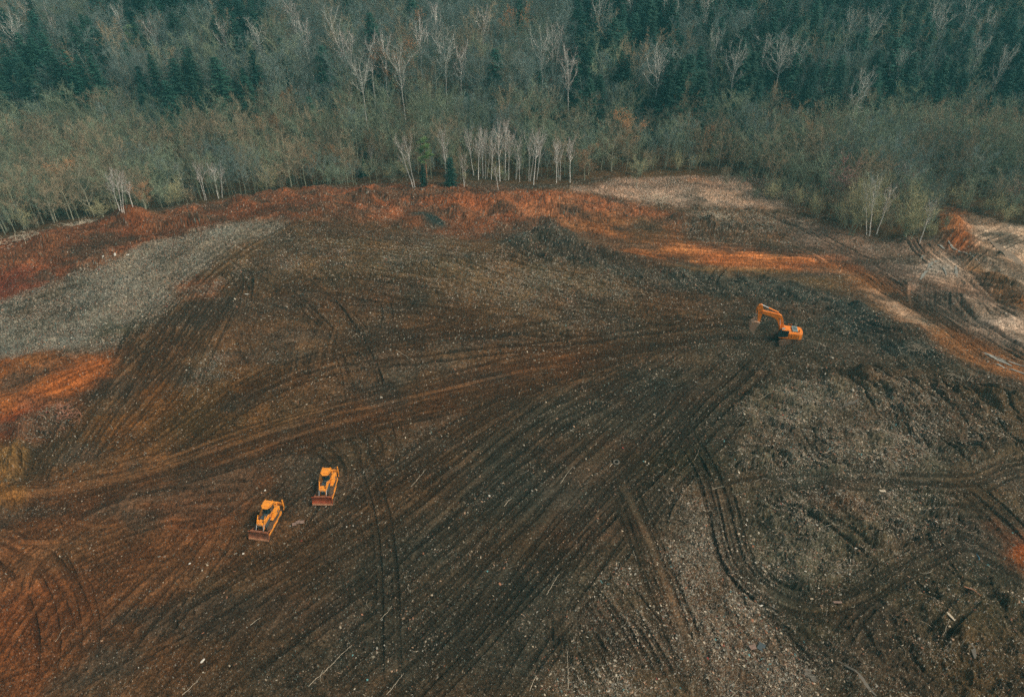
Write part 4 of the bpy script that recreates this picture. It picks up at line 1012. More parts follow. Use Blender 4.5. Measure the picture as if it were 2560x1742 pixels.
# ------------------------------------------------------------------ haze
hz = mk('haze', [(sx * 1400, y_, z_) for sx in (-1, 1) for y_ in (-600, 1500) for z_ in (-16, 98)], [(0,1,3,2),(4,6,7,5),(0,4,5,1),(2,3,7,6),(0,2,6,4),(1,5,7,3)], [])
tag(hz, 'thin bluish-green haze over the tip and the wood', 'haze', kind='stuff')
hm = bpy.data.materials.new('damp_air'); hm.use_nodes = True; ht = hm.node_tree; ht.nodes.clear()
ho = ht.nodes.new('ShaderNodeOutputMaterial'); hv = ht.nodes.new('ShaderNodeVolumePrincipled')
hv.inputs['Color'].default_value = (.20, .78, .84, 1); hv.inputs['Density'].default_value = .00032; hv.inputs['Anisotropy'].default_value = 0.0
ht.links.new(hv.outputs[0], ho.inputs['Volume']); hz.data.materials.append(hm)
# ------------------------------------------------------------------ machines
class MB:
    def __init__(s): s.bm = bmesh.new()
    def box(s, c, size, rot=None, taper=None, bev=.03):
        sx, sy, sz = [q / 2 for q in size]; vs = []
        for z in (-1, 1):
            for x, y in ((-1, -1), (1, -1), (1, 1), (-1, 1)):
                tx_, ty_ = (taper if taper and z > 0 else (1, 1)); v = Vector((x * sx * tx_, y * sy * ty_, z * sz))
                if rot: v = Matrix.Rotation(rot[1], 3, rot[0]) @ v
                vs.append(s.bm.verts.new(v + Vector(c)))
        fs = [s.bm.faces.new([vs[i] for i in f]) for f in ((3,2,1,0),(4,5,6,7),(0,1,5,4),(1,2,6,5),(2,3,7,6),(3,0,4,7))]
        if bev: bmesh.ops.bevel(s.bm, geom=list({e for f in fs for e in f.edges}), offset=bev, segments=1, affect='EDGES')
        return s
    def prism(s, poly, y0, y1, bev=0.0, top_in=0.0):
        """a side outline in x, z carried across from y0 to y1"""
        a = [s.bm.verts.new((x, y0, z)) for x, z in poly]; b = [s.bm.verts.new((x, y1, z)) for x, z in poly]; n = len(poly)
        fs = [s.bm.faces.new(a), s.bm.faces.new(b[::-1])] + [s.bm.faces.new((a[i], b[i], b[(i + 1) % n], a[(i + 1) % n])) for i in range(n)]
        bmesh.ops.recalc_face_normals(s.bm, faces=fs)
        if bev: bmesh.ops.bevel(s.bm, geom=list({e for f in fs for e in f.edges}), offset=bev, segments=1, affect='EDGES')
        return s
    def tube(s, p0, p1, r0, r1=None, n=12):
        r1 = r0 if r1 is None else r1; p0, p1 = Vector(p0), Vector(p1); q = (p1 - p0).to_track_quat('Z', 'Y')
        A_ = [[s.bm.verts.new(p + q @ Vector((r * math.cos(6.2832 * i / n), r * math.sin(6.2832 * i / n), 0))) for i in range(n)] for p, r in ((p0, r0), (p1, r1))]
        s.bm.faces.new(A_[0][::-1]); s.bm.faces.new(A_[1])
        for i in range(n): s.bm.faces.new((A_[0][i], A_[0][(i + 1) % n], A_[1][(i + 1) % n], A_[1][i]))
        return s
    def done(s, name, m, parent=None, label=None):
        bmesh.ops.recalc_face_normals(s.bm, faces=s.bm.faces)
        me = bpy.data.meshes.new(name); s.bm.to_mesh(me); s.bm.free(); me.materials.append(m)
        o = bpy.data.objects.new(name, me); COL.objects.link(o); o.parent = parent
        if label: o['label'] = label
        return o
MUD = (.11, .065, .035)
M_yel = mat('yellow_paint', (.85, .29, .022), .5, spec=.35, dirt=(.34, .17, .07), dscale=2.6, damt=.75, var=.12)
M_ora = mat('orange_paint', (.90, .24, .012), .42, spec=.4, dirt=(.36, .15, .05), dscale=2.2, damt=.6, var=.1)
M_black = mat('black_rubber', (.022, .022, .022), .6)
M_dgrey = mat('dark_grey_metal', (.055, .07, .075), .5)
M_lgrey = mat('grey_panel', (.22, .27, .26), .55)
M_glass = mat('dark_window_glass', (.012, .03, .035), .08, spec=.6)
M_chrome = mat('chromed_rod', (.75, .76, .74), .25, metal=.6)
M_blade = mat('rusty_steel', (.30, .105, .05), .5, var=.4, vscale=1.6, dirt=(.13, .075, .05), dscale=2.2, damt=.8)
M_bucket = mat('worn_bucket_steel', (.36, .22, .14), .6, var=.25, dirt=(.22, .13, .08), dscale=3)
M_mudtrack = mat('muddy_tracks', (.115, .07, .042), .85, var=.35, vscale=4, bump=.6, bscale=9)
M_lamp = mat('lamp_glass', (.75, .78, .72), .2)

M_blade_red = mat('red_rusty_steel', (.34, .075, .03), .45, var=.4, vscale=1.6, dirt=(.2, .10, .05), dscale=1.4, damt=.7)
def dozer(label, loc, rz, M_bl, blade_up=0.0):
    t = thing('bulldozer', label, 'bulldozer', loc, rz, 'bulldozers'); t.scale = (.97, .84, .97)
    # crawler tracks
    for sy in (1, -1):
        yc = sy * 1.12; poly = []
        for i in range(9): an = math.pi / 2 + math.pi * i / 8; poly.append((-1.45 + .52 * math.cos(an), .52 + .52 * math.sin(an)))
        for i in range(9): an = -math.pi / 2 + math.pi * i / 8; poly.append((1.55 + .46 * math.cos(an), .46 + .46 * math.sin(an)))
        poly[0] = (-1.45, 1.12)
        tr = MB().prism(poly, yc - .3, yc + .3, .02).done('track', M_mudtrack, t)
        m = MB()
        L_ = 0; per = poly + [poly[0]]
        for i in range(len(per) - 1):      # track shoes with grouser bars
            a, b = Vector((per[i][0], 0, per[i][1])), Vector((per[i + 1][0], 0, per[i + 1][1])); dl = (b - a).length; k = max(1, int(dl / .19))
            for j in range(k):
                p = a + (b - a) * ((j + .5) / k); an = math.atan2(b.z - a.z, b.x - a.x)
                m.box((p.x, yc, p.z), (.15, .62, .07), ('Y', -an), bev=0)
        m.done('track_shoes', M_mudtrack, tr)
        MB().tube((-1.45, yc + sy * .31, .55), (-1.45, yc + sy * .37, .55), .36).done('sprocket', M_yel, tr)
        MB().tube((1.55, yc + sy * .31, .48), (1.55, yc + sy * .36, .48), .33).done('idler', M_dgrey, tr)
        MB().box((.05, yc + sy * .315, .42), (2.5, .05, .3)).done('track_frame', M_yel, tr)
    MB().box((.0, 0, .95), (3.6, 1.55, .75)).done('chassis', M_dgrey, t)
    # bonnet: a tapering body, orange in front, dark panel towards the cab
    hood = MB().prism([(.15, 1.2), (.15, 2.0), (1.05, 1.98), (1.35, 1.97), (2.12, 1.9), (2.2, 1.8), (2.2, .8), (1.0, .8)], -.5, .5, .03).done('bonnet', M_yel, t)
    MB().prism([(.12, 2.012), (.12, 2.06), (1.25, 2.03), (1.25, 1.985)], -.46, .46, .01).done('bonnet_panel', M_dgrey, hood)
    for sy in (-.24, .24): MB().box((1.68, sy, 1.96), (.1, .22, .05), bev=.01).done('bonnet_vent', M_black, hood)
    MB().box((2.215, 0, 1.36), (.03, .78, .74), bev=.01).done('grille', M_dgrey, hood)
    MB().box((2.235, 0, 1.72), (.02, .5, .09), bev=0).done('maker_plate', M_lgrey, hood)
    for zz_ in (1.1, 1.25, 1.4, 1.55): MB().box((2.235, 0, zz_), (.015, .74, .025), bev=0).done('grille_bar', M_black, hood)
    MB().tube((.55, -.2, 2.02), (.55, -.2, 2.75), .065).tube((.55, -.2, 2.75), (.42, -.2, 2.85), .065).done('exhaust_pipe', M_black, hood)
    MB().tube((.8, .22, 2.02), (.8, .22, 2.3), .09).done('air_intake', M_black, hood)
    # cab
    cab = MB().prism([(-1.35, 1.35), (-1.35, 1.9), (-.05, 1.9), (.2, 1.62), (.2, 1.35)], -.72, .72, .03).done('cab', M_yel, t)
    gl = MB(); v = [gl.bm.verts.new(p) for p in ((-1.3, -.7, 1.9), (-1.3, .7, 1.9), (-.2, .7, 1.9), (.22, .34, 1.9), (.22, -.34, 1.9), (-.2, -.7, 1.9),
                                                 (-1.22, -.62, 2.98), (-1.22, .62, 2.98), (-.3, .62, 2.98), (.05, .32, 2.98), (.05, -.32, 2.98), (-.3, -.62, 2.98))]
    gl.bm.faces.new(v[:6][::-1]); gl.bm.faces.new(v[6:])
    for i in range(6): gl.bm.faces.new((v[i], v[(i + 1) % 6], v[6 + (i + 1) % 6], v[6 + i]))
    gl.done('window', M_glass, cab)
    fr = MB()
    for a, b in ((1, 7), (2, 8), (3, 9), (4, 10), (5, 11), (0, 6)):
        P0 = [(-1.3, -.7, 1.9), (-1.3, .7, 1.9), (-.2, .7, 1.9), (.22, .34, 1.9), (.22, -.34, 1.9), (-.2, -.7, 1.9), (-1.22, -.62, 2.98), (-1.22, .62, 2.98), (-.3, .62, 2.98), (.05, .32, 2.98), (.05, -.32, 2.98), (-.3, -.62, 2.98)]
        fr.tube(P0[a], P0[b], .045, n=6)
    fr.done('window_frame', M_black, cab)
    rf = MB(); lo_, hi_ = [], []
    RO = [(-1.45, -.84), (-1.45, .84), (-.28, .86), (.16, .42), (.16, -.42), (-.28, -.86)]
    for x, y_ in RO: lo_.append(rf.bm.verts.new((x, y_, 2.99))); hi_.append(rf.bm.verts.new((x * .97 + (-.02), y_ * .95, 3.13 if x < 0 else 3.04)))
    rf.bm.faces.new(lo_[::-1]); rf.bm.faces.new(hi_)
    for i in range(6): rf.bm.faces.new((lo_[i], lo_[(i + 1) % 6], hi_[(i + 1) % 6], hi_[i]))
    roof = rf.done('roof', M_yel, cab)
    MB().box((-.27, 0, 3.13), (.05, 1.66, .04), bev=0).done('roof_rail', M_yel, roof)
    for sy in (-.78, .78):
        MB().box((-.24, sy, 3.02), (.14, .18, .13), bev=.02).done('work_lamp', M_black, roof); 
        MB().box((-1.42, sy * .8, 3.19), (.14, .16, .12), bev=.02).done('work_lamp', M_yel, roof)
    # side tanks over the tracks
    for sy in (1, -1):
        y0, y1 = (.76, 1.42) if sy > 0 else (-1.42, -.76)
        fd = MB().prism([(-1.75, 1.22), (-1.75, 1.98), (-1.1, 2.02), (-.25, 1.72), (.05, 1.42), (.05, 1.22)], y0, y1, .05).done('side_tank', M_yel, t)
        MB().box((-.95, sy * 1.432, 1.62), (.5, .02, .26), bev=0).done('side_emblem', M_black, fd)
        MB().box((-.95, sy * 1.446, 1.60), (.34, .012, .1), bev=0).done('emblem_letters', M_lgrey, fd)
        MB().box((.25, sy * 1.08, 1.3), (.75, .55, .06), bev=.01).done('fender', M_blade if sy < 0 else M_yel, fd)
        MB().tube((-.1, sy * .85, 1.9), (-.1, sy * 1.3, 2.05), .03, n=6).done('grab_rail', M_black, fd)
    # rams that lift the blade
    for sy in (.64, -.64):
        a = Vector((1.22, sy, 2.78)); b = Vector((2.72, sy, .95)); c = a + (b - a) * .52
        cy_ = MB().tube(a, c, .085).done('lift_ram', M_yel, t)
        MB().tube(c, b, .048).done('piston_rod', M_chrome, cy_); MB().box((1.62, sy * .88, 2.0), (.3, .22, .3), bev=.02).done('ram_bracket', M_yel, cy_)
    # blade, curved, with push arms
    prof = []
    for i in range(8): q = i / 7; prof.append((3.3 - .34 * math.sin(math.pi * q) * .9 - .12 * q, .03 + 1.42 * q + blade_up))
    back = [(x - .09, z) for x, z in prof[::-1]]
    bl = MB().prism(prof + back, -1.75, 1.75).done('blade', M_bl, t)
    MB().prism([(3.27, -.02 + blade_up), (3.42, -.02 + blade_up), (3.34, .2 + blade_up), (3.25, .2 + blade_up)], -1.77, 1.77).done('cutting_edge', mat('edge_steel', (.42, .2, .11), .4, var=.3) if 'edge_steel' not in bpy.data.materials else bpy.data.materials['edge_steel'], bl)
    for sy in (1, -1):
        MB().prism([(3.3, .02 + blade_up), (3.34, .25 + blade_up), (3.04, .8 + blade_up), (3.2, 1.44 + blade_up), (2.92, 1.36 + blade_up), (2.82, .3 + blade_up)], sy * 1.755 - .02, sy * 1.755 + .02).done('end_plate', M_bl, bl)
        ar = MB(); ar.box((1.4, sy * 1.56, .45 + blade_up * .5), (3.2, .14, .26)); ar.done('push_arm', M_yel if sy > 0 else M_blade, t)
        MB().tube((1.5, sy * 1.54, .6), (2.9, sy * 1.45, 1.2 + blade_up), .07).done('tilt_brace', M_blade, t)
    MB().box((2.9, 0, 1.38 + blade_up), (.18, 2.9, .1)).done('blade_rib', M_blade, bl)
    # ripper
    rp = MB().box((-2.05, 0, 1.0), (.5, 1.3, .7)).done('ripper', M_yel, t)
    MB().box((-2.75, .55, 1.25), (.34, 1.75, .34)).done('ripper_beam', M_yel, rp)
    for sy in (-.4, .4): MB().tube((-2.2, sy, 1.35), (-2.75, sy, 1.25), .09).done('ripper_link', M_yel, rp)
    MB().prism([(-2.9, 2.05), (-2.62, 2.05), (-2.62, .9), (-2.75, .35), (-2.5, .12), (-2.85, .3), (-2.92, .9)], 1.28, 1.42, .015).done('ripper_shank', M_yel, rp)
    MB().tube((-1.9, .2, 1.9), (-2.7, .5, 1.45), .08).done('ripper_ram', M_yel, rp)
    return t
d1x, d1y = hit(647, 1306); d2x, d2y = hit(806, 1226)
def settle(x, y, f=2.2): return max(ground_z(x + a, y + b) for a in (-f * .5, 0, f * .5) for b in (-f, 0, f)) - .12
dozer('yellow bulldozer turned slightly aside, the nearer of the two, its blade dull brown', (d1x + 1.65, d1y - .3, settle(d1x, d1y + .5)), R(-90 - 8.5), M_blade)
dozer('yellow bulldozer facing straight ahead, the farther of the two, its blade rusty red', (d2x + .95, d2y - .25, settle(d2x, d2y + .5)), R(-90 - .5), M_blade_red)

# excavator ------------------------------------------------
ex, ey = hit(1962, 852)
t = thing('excavator', 'orange tracked excavator with raised boom at the dark far edge of the tip', 'excavator', (ex, ey, settle(ex, ey) ), R(169.2))
und = MB().box((0, 0, .7), (2.2, 2.0, .5)).tube((0, 0, .8), (0, 0, 1.2), .7, n=20).done('undercarriage', M_mudtrack, t)
und.rotation_euler = (0, 0, R(195.5 - 169.2 - 180 + 180))
for sy in (1, -1):
    yc = sy * 1.35; poly = []
    for i in range(9): an = math.pi / 2 + math.pi * i / 8; poly.append((-2.05 + .5 * math.cos(an), .5 + .5 * math.sin(an)))
    for i in range(9): an = -math.pi / 2 + math.pi * i / 8; poly.append((2.05 + .5 * math.cos(an), .5 + .5 * math.sin(an)))
    tr = MB().prism(poly, yc - .3, yc + .3, .02).done('track', M_mudtrack, und)
    m = MB(); per = poly + [poly[0]]
    for i in range(len(per) - 1):
        a, b = Vector((per[i][0], 0, per[i][1])), Vector((per[i + 1][0], 0, per[i + 1][1])); k = max(1, int((b - a).length / .2))
        for j in range(k): p = a + (b - a) * ((j + .5) / k); m.box((p.x, yc, p.z), (.15, .62, .07), ('Y', -math.atan2(b.z - a.z, b.x - a.x)), bev=0)
    m.bm.verts.ensure_lookup_table()
    o_ = m.done('track_shoes', M_mudtrack, und)
house = MB()
pl = [(1.65, 1.5), (1.65, .35), (1.2, .35), (1.2, -1.5), (-2.05, -1.5), (-2.65, -1.15), (-2.8, 0), (-2.65, 1.15), (-2.05, 1.5)]
def slab(mb, pl, z0, z1, ins=0.0):
    a = [mb.bm.verts.new((x, y_, z0)) for x, y_ in pl]; b = [mb.bm.verts.new((x * (1 - ins), y_ * (1 - ins), z1)) for x, y_ in pl]; n = len(pl)
    fs = [mb.bm.faces.new(a), mb.bm.faces.new(b[::-1])] + [mb.bm.faces.new((a[i], b[i], b[(i + 1) % n], a[(i + 1) % n])) for i in range(n)]
    bmesh.ops.recalc_face_normals(mb.bm, faces=fs); return fs
slab(house, [(1.2, 1.5), (1.2, -1.5), (-2.05, -1.5), (-2.65, -1.15), (-2.8, 0), (-2.65, 1.15), (-2.05, 1.5)], 1.18, 2.42)
bmesh.ops.bevel(house.bm, geom=[e for e in house.bm.edges if all(v.co.z > 2.4 for v in e.verts)], offset=.12, segments=3, affect='EDGES')
hs_ = house.done('body', M_ora, t)
for xx_ in (-.15, -1.1, -2.0): MB().box((xx_, 1.503, 1.78), (.03, .012, .95), bev=0).done('door_seam', M_black, hs_)
MB().prism([(-.75, 1.62), (-.45, 1.62), (-.5, 1.95), (-.62, 1.86), (-.68, 1.74)], 1.5, 1.512).done('side_emblem', M_black, hs_)
slab_b = MB(); slab(slab_b, [(-2.0, 1.42), (-2.58, 1.1), (-2.72, 0), (-2.58, -1.1), (-2.0, -1.42)], 1.1, 1.19); slab_b.done('counterweight_foot', M_black, hs_)
eh = MB().box((-1.25, -.1, 2.55), (1.05, 1.9, .30), bev=.05).done('engine_cover', M_lgrey, hs_)
for k in range(5): MB().box((-1.25 + (k - 2) * .14, -.1, 2.712), (.06, 1.2, .02), bev=0).done('cover_slat', M_dgrey, eh)
MB().tube((-1.95, .75, 2.4), (-1.95, .75, 2.95), .09).done('exhaust_pipe', M_black, hs_)
MB().box((.75, -1.15, 2.47), (.7, .5, .12), bev=.03).done('tool_box', M_ora, hs_)
for sx in (-.2, -.9): MB().tube((sx, -1.4, 2.4), (sx, -1.4, 2.85), .025, n=6).done('handrail_post', M_ora, hs_)
MB().tube((-.2, -1.4, 2.85), (-.9, -1.4, 2.85), .025, n=6).done('handrail', M_ora, hs_)
cab = MB().prism([(1.70, 1.18), (1.70, 1.3), (.35, 1.5), (.05, 1.6), (.05, 1.18)], .42, 1.52, .03).done('cab', M_ora, t)
MB().prism([(1.74, 1.3), (1.74, 1.6), (1.52, 2.72), (1.3, 2.92), (.0, 2.92), (.0, 1.62), (.8, 1.35)], .47, 1.515, .04).done('window', M_glass, cab)
cf = MB()
for yy in (.45, 1.49):
    cf.tube((1.71, yy, 1.6), (1.53, yy, 2.72), .045, n=6).tube((.1, yy, 1.6), (.1, yy, 2.95), .05, n=6).tube((.75, yy, 1.65), (.72, yy, 2.95), .035, n=6)
cf.done('window_frame', M_black, cab)
rfx = MB().box((.72, .97, 2.98), (1.32, 1.1, .12), bev=.04).done('roof', M_ora, cab)
MB().box((1.05, .97, 3.05), (.55, .62, .03), bev=0).done('roof_hatch', M_lgrey, rfx)
MB().tube((.25, 1.3, 3.02), (.25, 1.3, 3.14), .06).done('beacon', mat('beacon_red', (.5, .06, .03), .4), rfx)
# boom, stick, bucket in the plane y = -.1
def arm_prism(name, poly, w, m, parent): return MB().prism(poly, -.1 - w / 2, -.1 + w / 2, .03).done(name, m, parent)
boom = arm_prism('boom', [(.45, 1.35), (.5, 1.75), (1.25, 4.3), (1.75, 5.35), (2.2, 5.62), (5.35, 6.12), (5.72, 5.98), (5.78, 5.72), (5.55, 5.52), (3.0, 4.75), (2.4, 4.2), (1.15, 1.5), (.9, 1.2)], .52, M_ora, t)
MB().tube((2.05, -.4, 4.75), (2.05, .2, 4.75), .13).done('boom_pin', M_blade, boom)
stick = arm_prism('stick', [(5.95, 7.42), (6.35, 7.25), (6.62, 6.7), (6.35, 6.0), (5.9, 3.5), (5.72, 3.3), (5.5, 3.42), (5.42, 5.2), (5.3, 6.0), (5.75, 7.35)], .38, M_ora, t)
MB().tube((5.55, -.42, 5.82), (5.55, .22, 5.82), .12).done('stick_pin', M_blade, stick)
for yy in (.42, -.62):
    a, b = Vector((1.35, yy, 1.55)), Vector((2.0, yy, 4.7)); c = a + (b - a) * .62
    q_ = MB().tube(a, c, .13).done('boom_ram', M_ora, t); MB().tube(c, b, .07).done('piston_rod', M_chrome, q_)
a, b = Vector((2.5, -.1, 5.95)), Vector((6.05, -.1, 7.38)); c = a + (b - a) * .56
q_ = MB().tube(a, c, .13).done('stick_ram', M_ora, t); MB().tube(c, b, .075).done('piston_rod', M_chrome, q_)
MB().box((2.6, -.1, 5.78), (.3, .2, .35)).done('ram_bracket', M_ora, boom)
a, b = Vector((6.6, -.1, 6.75)), Vector((6.55, -.1, 4.5)); c = a + (b - a) * .6
q_ = MB().tube(a, c, .11).done('bucket_ram', M_ora, t); MB().tube(c, b, .065).done('piston_rod', M_chrome, q_)
MB().box((6.3, -.1, 4.25), (.16, .5, .9), ('Y', R(35)), bev=.02).done('linkage', M_bucket, stick)
MB().box((6.45, -.1, 3.95), (.14, .4, 1.0), ('Y', R(-12)), bev=.02).done('linkage', M_bucket, stick)
bk = [(5.55, 3.55), (5.95, 3.72), (6.55, 3.78), (7.1, 3.45), (7.38, 2.85), (7.32, 2.15), (6.98, 1.55), (6.5, 1.12)]
inner = [(6.52, 1.22), (6.9, 1.63), (7.2, 2.2), (7.26, 2.8), (7.02, 3.32), (6.52, 3.64), (5.98, 3.6), (5.6, 3.45)]
bu = MB().prism(bk + inner, -.85, .65).done('bucket', M_bucket, t)
side = [(5.55, 3.5), (5.95, 3.7), (6.55, 3.76), (7.08, 3.44), (7.36, 2.85), (7.3, 2.15), (6.96, 1.56), (6.5, 1.14), (6.25, 1.75), (5.9, 2.6)]
for yy in (-.86, .66): MB().prism(side, yy - .02, yy + .02).done('bucket_side', M_bucket, bu)
for k in range(5): MB().box((6.35, -.74 + k * .32, 1.05), (.32, .1, .08), ('Y', R(40)), bev=.01).done('tooth', M_bucket, bu)

# ------------------------------------------------------------------ single pieces lying about
M_tyre = mat('old_tyre_rubber', (.115, .10, .078), .8, var=.2, vscale=5)
def tyre():
    x, y = hit(1540.4, 1158); bm = bmesh.new(); prof = [(.30, -.1), (.34, -.125), (.46, -.13), (.53, -.09), (.545, 0), (.53, .09), (.46, .13), (.34, .125), (.30, .1), (.36, .05), (.38, 0), (.36, -.05)]
    N = 40; ring = [[bm.verts.new((r * math.cos(6.2832 * i / N), r * math.sin(6.2832 * i / N), z + .13)) for r, z in prof] for i in range(N)]
    for i in range(N):
        for j in range(len(prof)): k = (j + 1) % len(prof); bm.faces.new((ring[i][j], ring[(i + 1) % N][j], ring[(i + 1) % N][k], ring[i][k]))
    bmesh.ops.recalc_face_normals(bm, faces=bm.faces); me = bpy.data.meshes.new('tyre'); bm.to_mesh(me); bm.free(); me.materials.append(M_tyre)
    for p in me.polygons: p.use_smooth = True
    o = bpy.data.objects.new('old_tyre', me); COL.objects.link(o); o.location = (x, y, ground_z(x, y) + .02); o.rotation_euler = (R(3), R(-2), 0)
    tag(o, 'old bald tyre lying flat on the tracked dark ground', 'tyre')
tyre()
M_palewood = mat('bleached_wood', (.50, .42, .31), .8, var=.3, vscale=2)
M_white = mat('dirty_white_plastic', (.62, .58, .50), .6, var=.25, vscale=3)
M_stone = mat('pale_stone', (.42, .36, .28), .85, var=.3, vscale=3)
M_board = mat('weathered_board', (.20, .13, .10), .8, var=.3, vscale=3)
M_blue = mat('blue_plastic', (.05, .20, .30), .5)
def stick_thing(name, pts, r, label, cat, m=M_palewood, lift=.06, grp=None):
    w = [hit(a, b) for a, b in pts]; l = smooth_line(w, .3) if len(w) > 2 else np.linspace(w[0], w[1], 7)
    rs = np.random.RandomState(abs(hash(label)) % 1000 if False else len(label) * 7 + int(pts[0][0]))
    l = l + rs.randn(*l.shape) * .03; z = height(l[:, 0], l[:, 1]) + lift; z = np.maximum(z, np.convolve(np.r_[z[0], z, z[-1]], [.33, .34, .33], 'valid'))
    p = np.c_[l, z]; o_ = p[0].copy(); gm = Geo(); n = len(p); gm.tube(p - o_, np.linspace(r, r * .5, n), 6)
    for k in range(2, n - 1, 3): gm.tube([p[k] - o_, p[k] - o_ + np.array([rs.randn() * .3, rs.randn() * .3, .08])], [r * .5, r * .2], 4)
    o = mk(name, gm.v, gm.f, m); o.location = o_; tag(o, label, cat, grp)
SEG = [([(770,1718),(820,1668),(880,1610)],.05,'long thin white branch lying near the bottom edge below the dozers'),([(457,1739),(480,1718),(504,1694)],.05,'short white branch at the bottom edge on brown mud'),
 ([(626,1563),(638,1556),(652,1544)],.06,'forked pale stick on the tracks below the nearer bulldozer'),([(1028,1220),(1045,1200),(1066,1174)],.05,'thin white crooked branch right of the farther bulldozer'),
 ([(951,1549),(966,1532),(979,1514)],.04,'thin straight stick across the middle tracks'),([(967,1742),(990,1715),(1010,1690)],.05,'pale pole running out of the bottom edge'),
 ([(1324,1732),(1330,1712),(1340,1690)],.05,'crooked white branch at the bottom edge left of the upright stick'),([(1420,1727),(1420,1680),(1418,1629)],.05,'long straight pale pole pointing away from the bottom edge'),
 ([(1443,1694),(1452,1708),(1462,1720)],.04,'small pale stick beside the long straight pole'),([(1401,1211),(1417,1190),(1432,1171)],.05,'straight pinkish lath lying left of the tyre'),
 ([(1260,1267),(1269,1256),(1277,1251)],.07,'short white bent stick on the middle tracks'),([(1366,1490),(1380,1468),(1397,1441)],.05,'pale crooked branch on the lower middle tracks'),
 ([(1524,1169),(1528,1163),(1532,1158)],.07,'pale rod lying against the old tyre'),([(1230,860),(1000,880)][:0] or [(991,875),(1010,890),(1038,906)],.05,'thin pale stick on the mound beside the crossing ruts'),
 ([(2354,1596),(2358,1578),(2368,1558)],.05,'curved pale stick in the lower corner waste'),([(2056,1138),(2090,1128),(2122,1122)],.06,'long thin branch resting across the dark churned waste'),
 ([(1838,1140),(1855,1136),(1872,1146)],.06,'pale bent branch at the edge of the rough waste'),([(2046,1155),(2070,1160),(2092,1168)],.06,'pale branch just below the long thin branch'),
 ([(2066,1314),(2080,1313),(2098,1314)],.05,'white thin lath in the middle of the loop of ruts'),([(1735,1152),(1742,1140),(1748,1128)],.04,'thin twig standing out at the edge of the brown rubbish'),
 ([(2448,1400),(2444,1392),(2440,1386)],.08,'short dark blue post beside the curving ruts'),([(1893,1004),(1908,995),(1923,987)],.06,'pale forked root in the churned waste below the excavator'),
 ([(1583,1380),(1587,1392),(1592,1404)],.04,'thin silver strip beside the double tracks')]
for pts_, r_, lb in SEG: stick_thing('branch' if 'pole' not in lb and 'post' not in lb and 'rod' not in lb and 'lath' not in lb else ('pole' if 'pole' in lb else 'lath' if 'lath' in lb else 'post' if 'post' in lb else 'rod'), pts_, r_ * .6, lb,
                                      'branch' if 'branch' in lb else 'stick', M_blue if 'blue' in lb else M_palewood)
def lump(name, px, py, sx, sy, sz, label, cat, m, seed, flat=False):
    x, y = hit(px, py); rs = np.random.RandomState(seed); bm = bmesh.new(); bmesh.ops.create_icosphere(bm, subdivisions=2, radius=.5)
    for v in bm.verts:
        q = 1 + .25 * rs.randn() * .6; v.co = Vector((v.co.x * sx * q, v.co.y * sy * q, v.co.z * sz * q)) * .55
    me = bpy.data.meshes.new(name); bm.to_mesh(me); bm.free(); me.materials.append(m); o = bpy.data.objects.new(name, me); COL.objects.link(o)
    o.location = (x, y, ground_z(x, y) + sz * .25); o.rotation_euler = (rs.randn() * .15, rs.randn() * .15, rs.rand() * 6); tag(o, label, cat)
LU = [('rock',953,997,.9,.8,.7,'pale boulder on the brown haul strip across the mound','rock',M_stone),('rock',2079,898,1.3,.8,.8,'long pale boulder below the excavator','rock',M_stone),
 ('rock',2127,988,1.5,.9,.8,'large pale rock lying above the grey mud patch','rock',M_stone),('rock',2064,1025,.8,.7,.5,'smaller pale rock left of the grey mud patch','rock',M_stone),
 ('foam_block',290,645,2.0,1.0,.7,'broad white sheet on the upper rim of the pale rubbish slope','foam block',M_white),('foam_block',320,638,1.4,.9,.6,'white lump right beside the broad white sheet','foam block',M_white),
 ('foam_block',262,653,1.2,.8,.5,'small white lump left of the broad white sheet','foam block',M_white),('plastic_bag',618,737,1.9,.5,.35,'white crumpled plastic strip on the mound','plastic bag',M_white),
 ('plastic_bag',573,720,.8,.4,.3,'small white scrap above the crumpled strip on the mound','plastic bag',M_white),('plastic_bag',508,1655,.5,1.2,.35,'white upright bag on the lower tracks','plastic bag',M_white),
 ('plastic_bag',610,1390,.5,.6,.35,'white bag on the ground below the nearer bulldozer','plastic bag',M_white),('plastic_bag',474,1408,.6,.5,.3,'bluish white bag on the brown mud left of the bulldozers','plastic bag',M_white),
 ('plastic_bag',664,1231,.6,.5,.4,'white lump just behind the nearer bulldozer','plastic bag',M_white),('plastic_bag',1904,1510,1.0,.45,.3,'bright white scrap where two rut curves meet','plastic bag',M_white),
 ('plastic_bag',1992,828,.7,.5,.4,'white scrap in front of the excavator bucket','plastic bag',M_white) if False else ('plastic_bag',1809,786,.7,.5,.4,'white ball by the reddish patch behind the excavator bucket','plastic bag',M_white),
 ('rock',483,1121,1.0,.7,.5,'brown boulder on the main haul tracks','rock',mat('brown_rock',(.2,.12,.07),.9,var=.3)),('plastic_bag',2036,1368,.9,.4,.3,'white strip among the rough waste inside the loop of ruts','plastic bag',M_white) if False else ('plastic_bag',2137,1375,.9,.35,.25,'white strip inside the loop of ruts','plastic bag',M_white)]
for k, (nm, px_, py_, a, b, c, lb, ct, m) in enumerate(LU): lump(nm, px_, py_, a, b, c, lb, ct, m, 300 + k)
def board(name, px, py, L_, Wd, T, rz, label, cat, m, pieces=1, tilt=0.05):
    x, y = hit(px, py); mb = MB()
    for k in range(pieces): mb.box(((k - (pieces - 1) / 2) * L_ * .55, (k % 2) * .18, .05 * k), (L_ * (.6 if pieces > 1 else 1), Wd, T), ('Z', .3 * (k % 2) - .1), bev=.01)
    o = mb.done(name, m); o.location = (x, y, ground_z(x, y) + .1); o.rotation_euler = (tilt, tilt, rz); tag(o, label, cat)
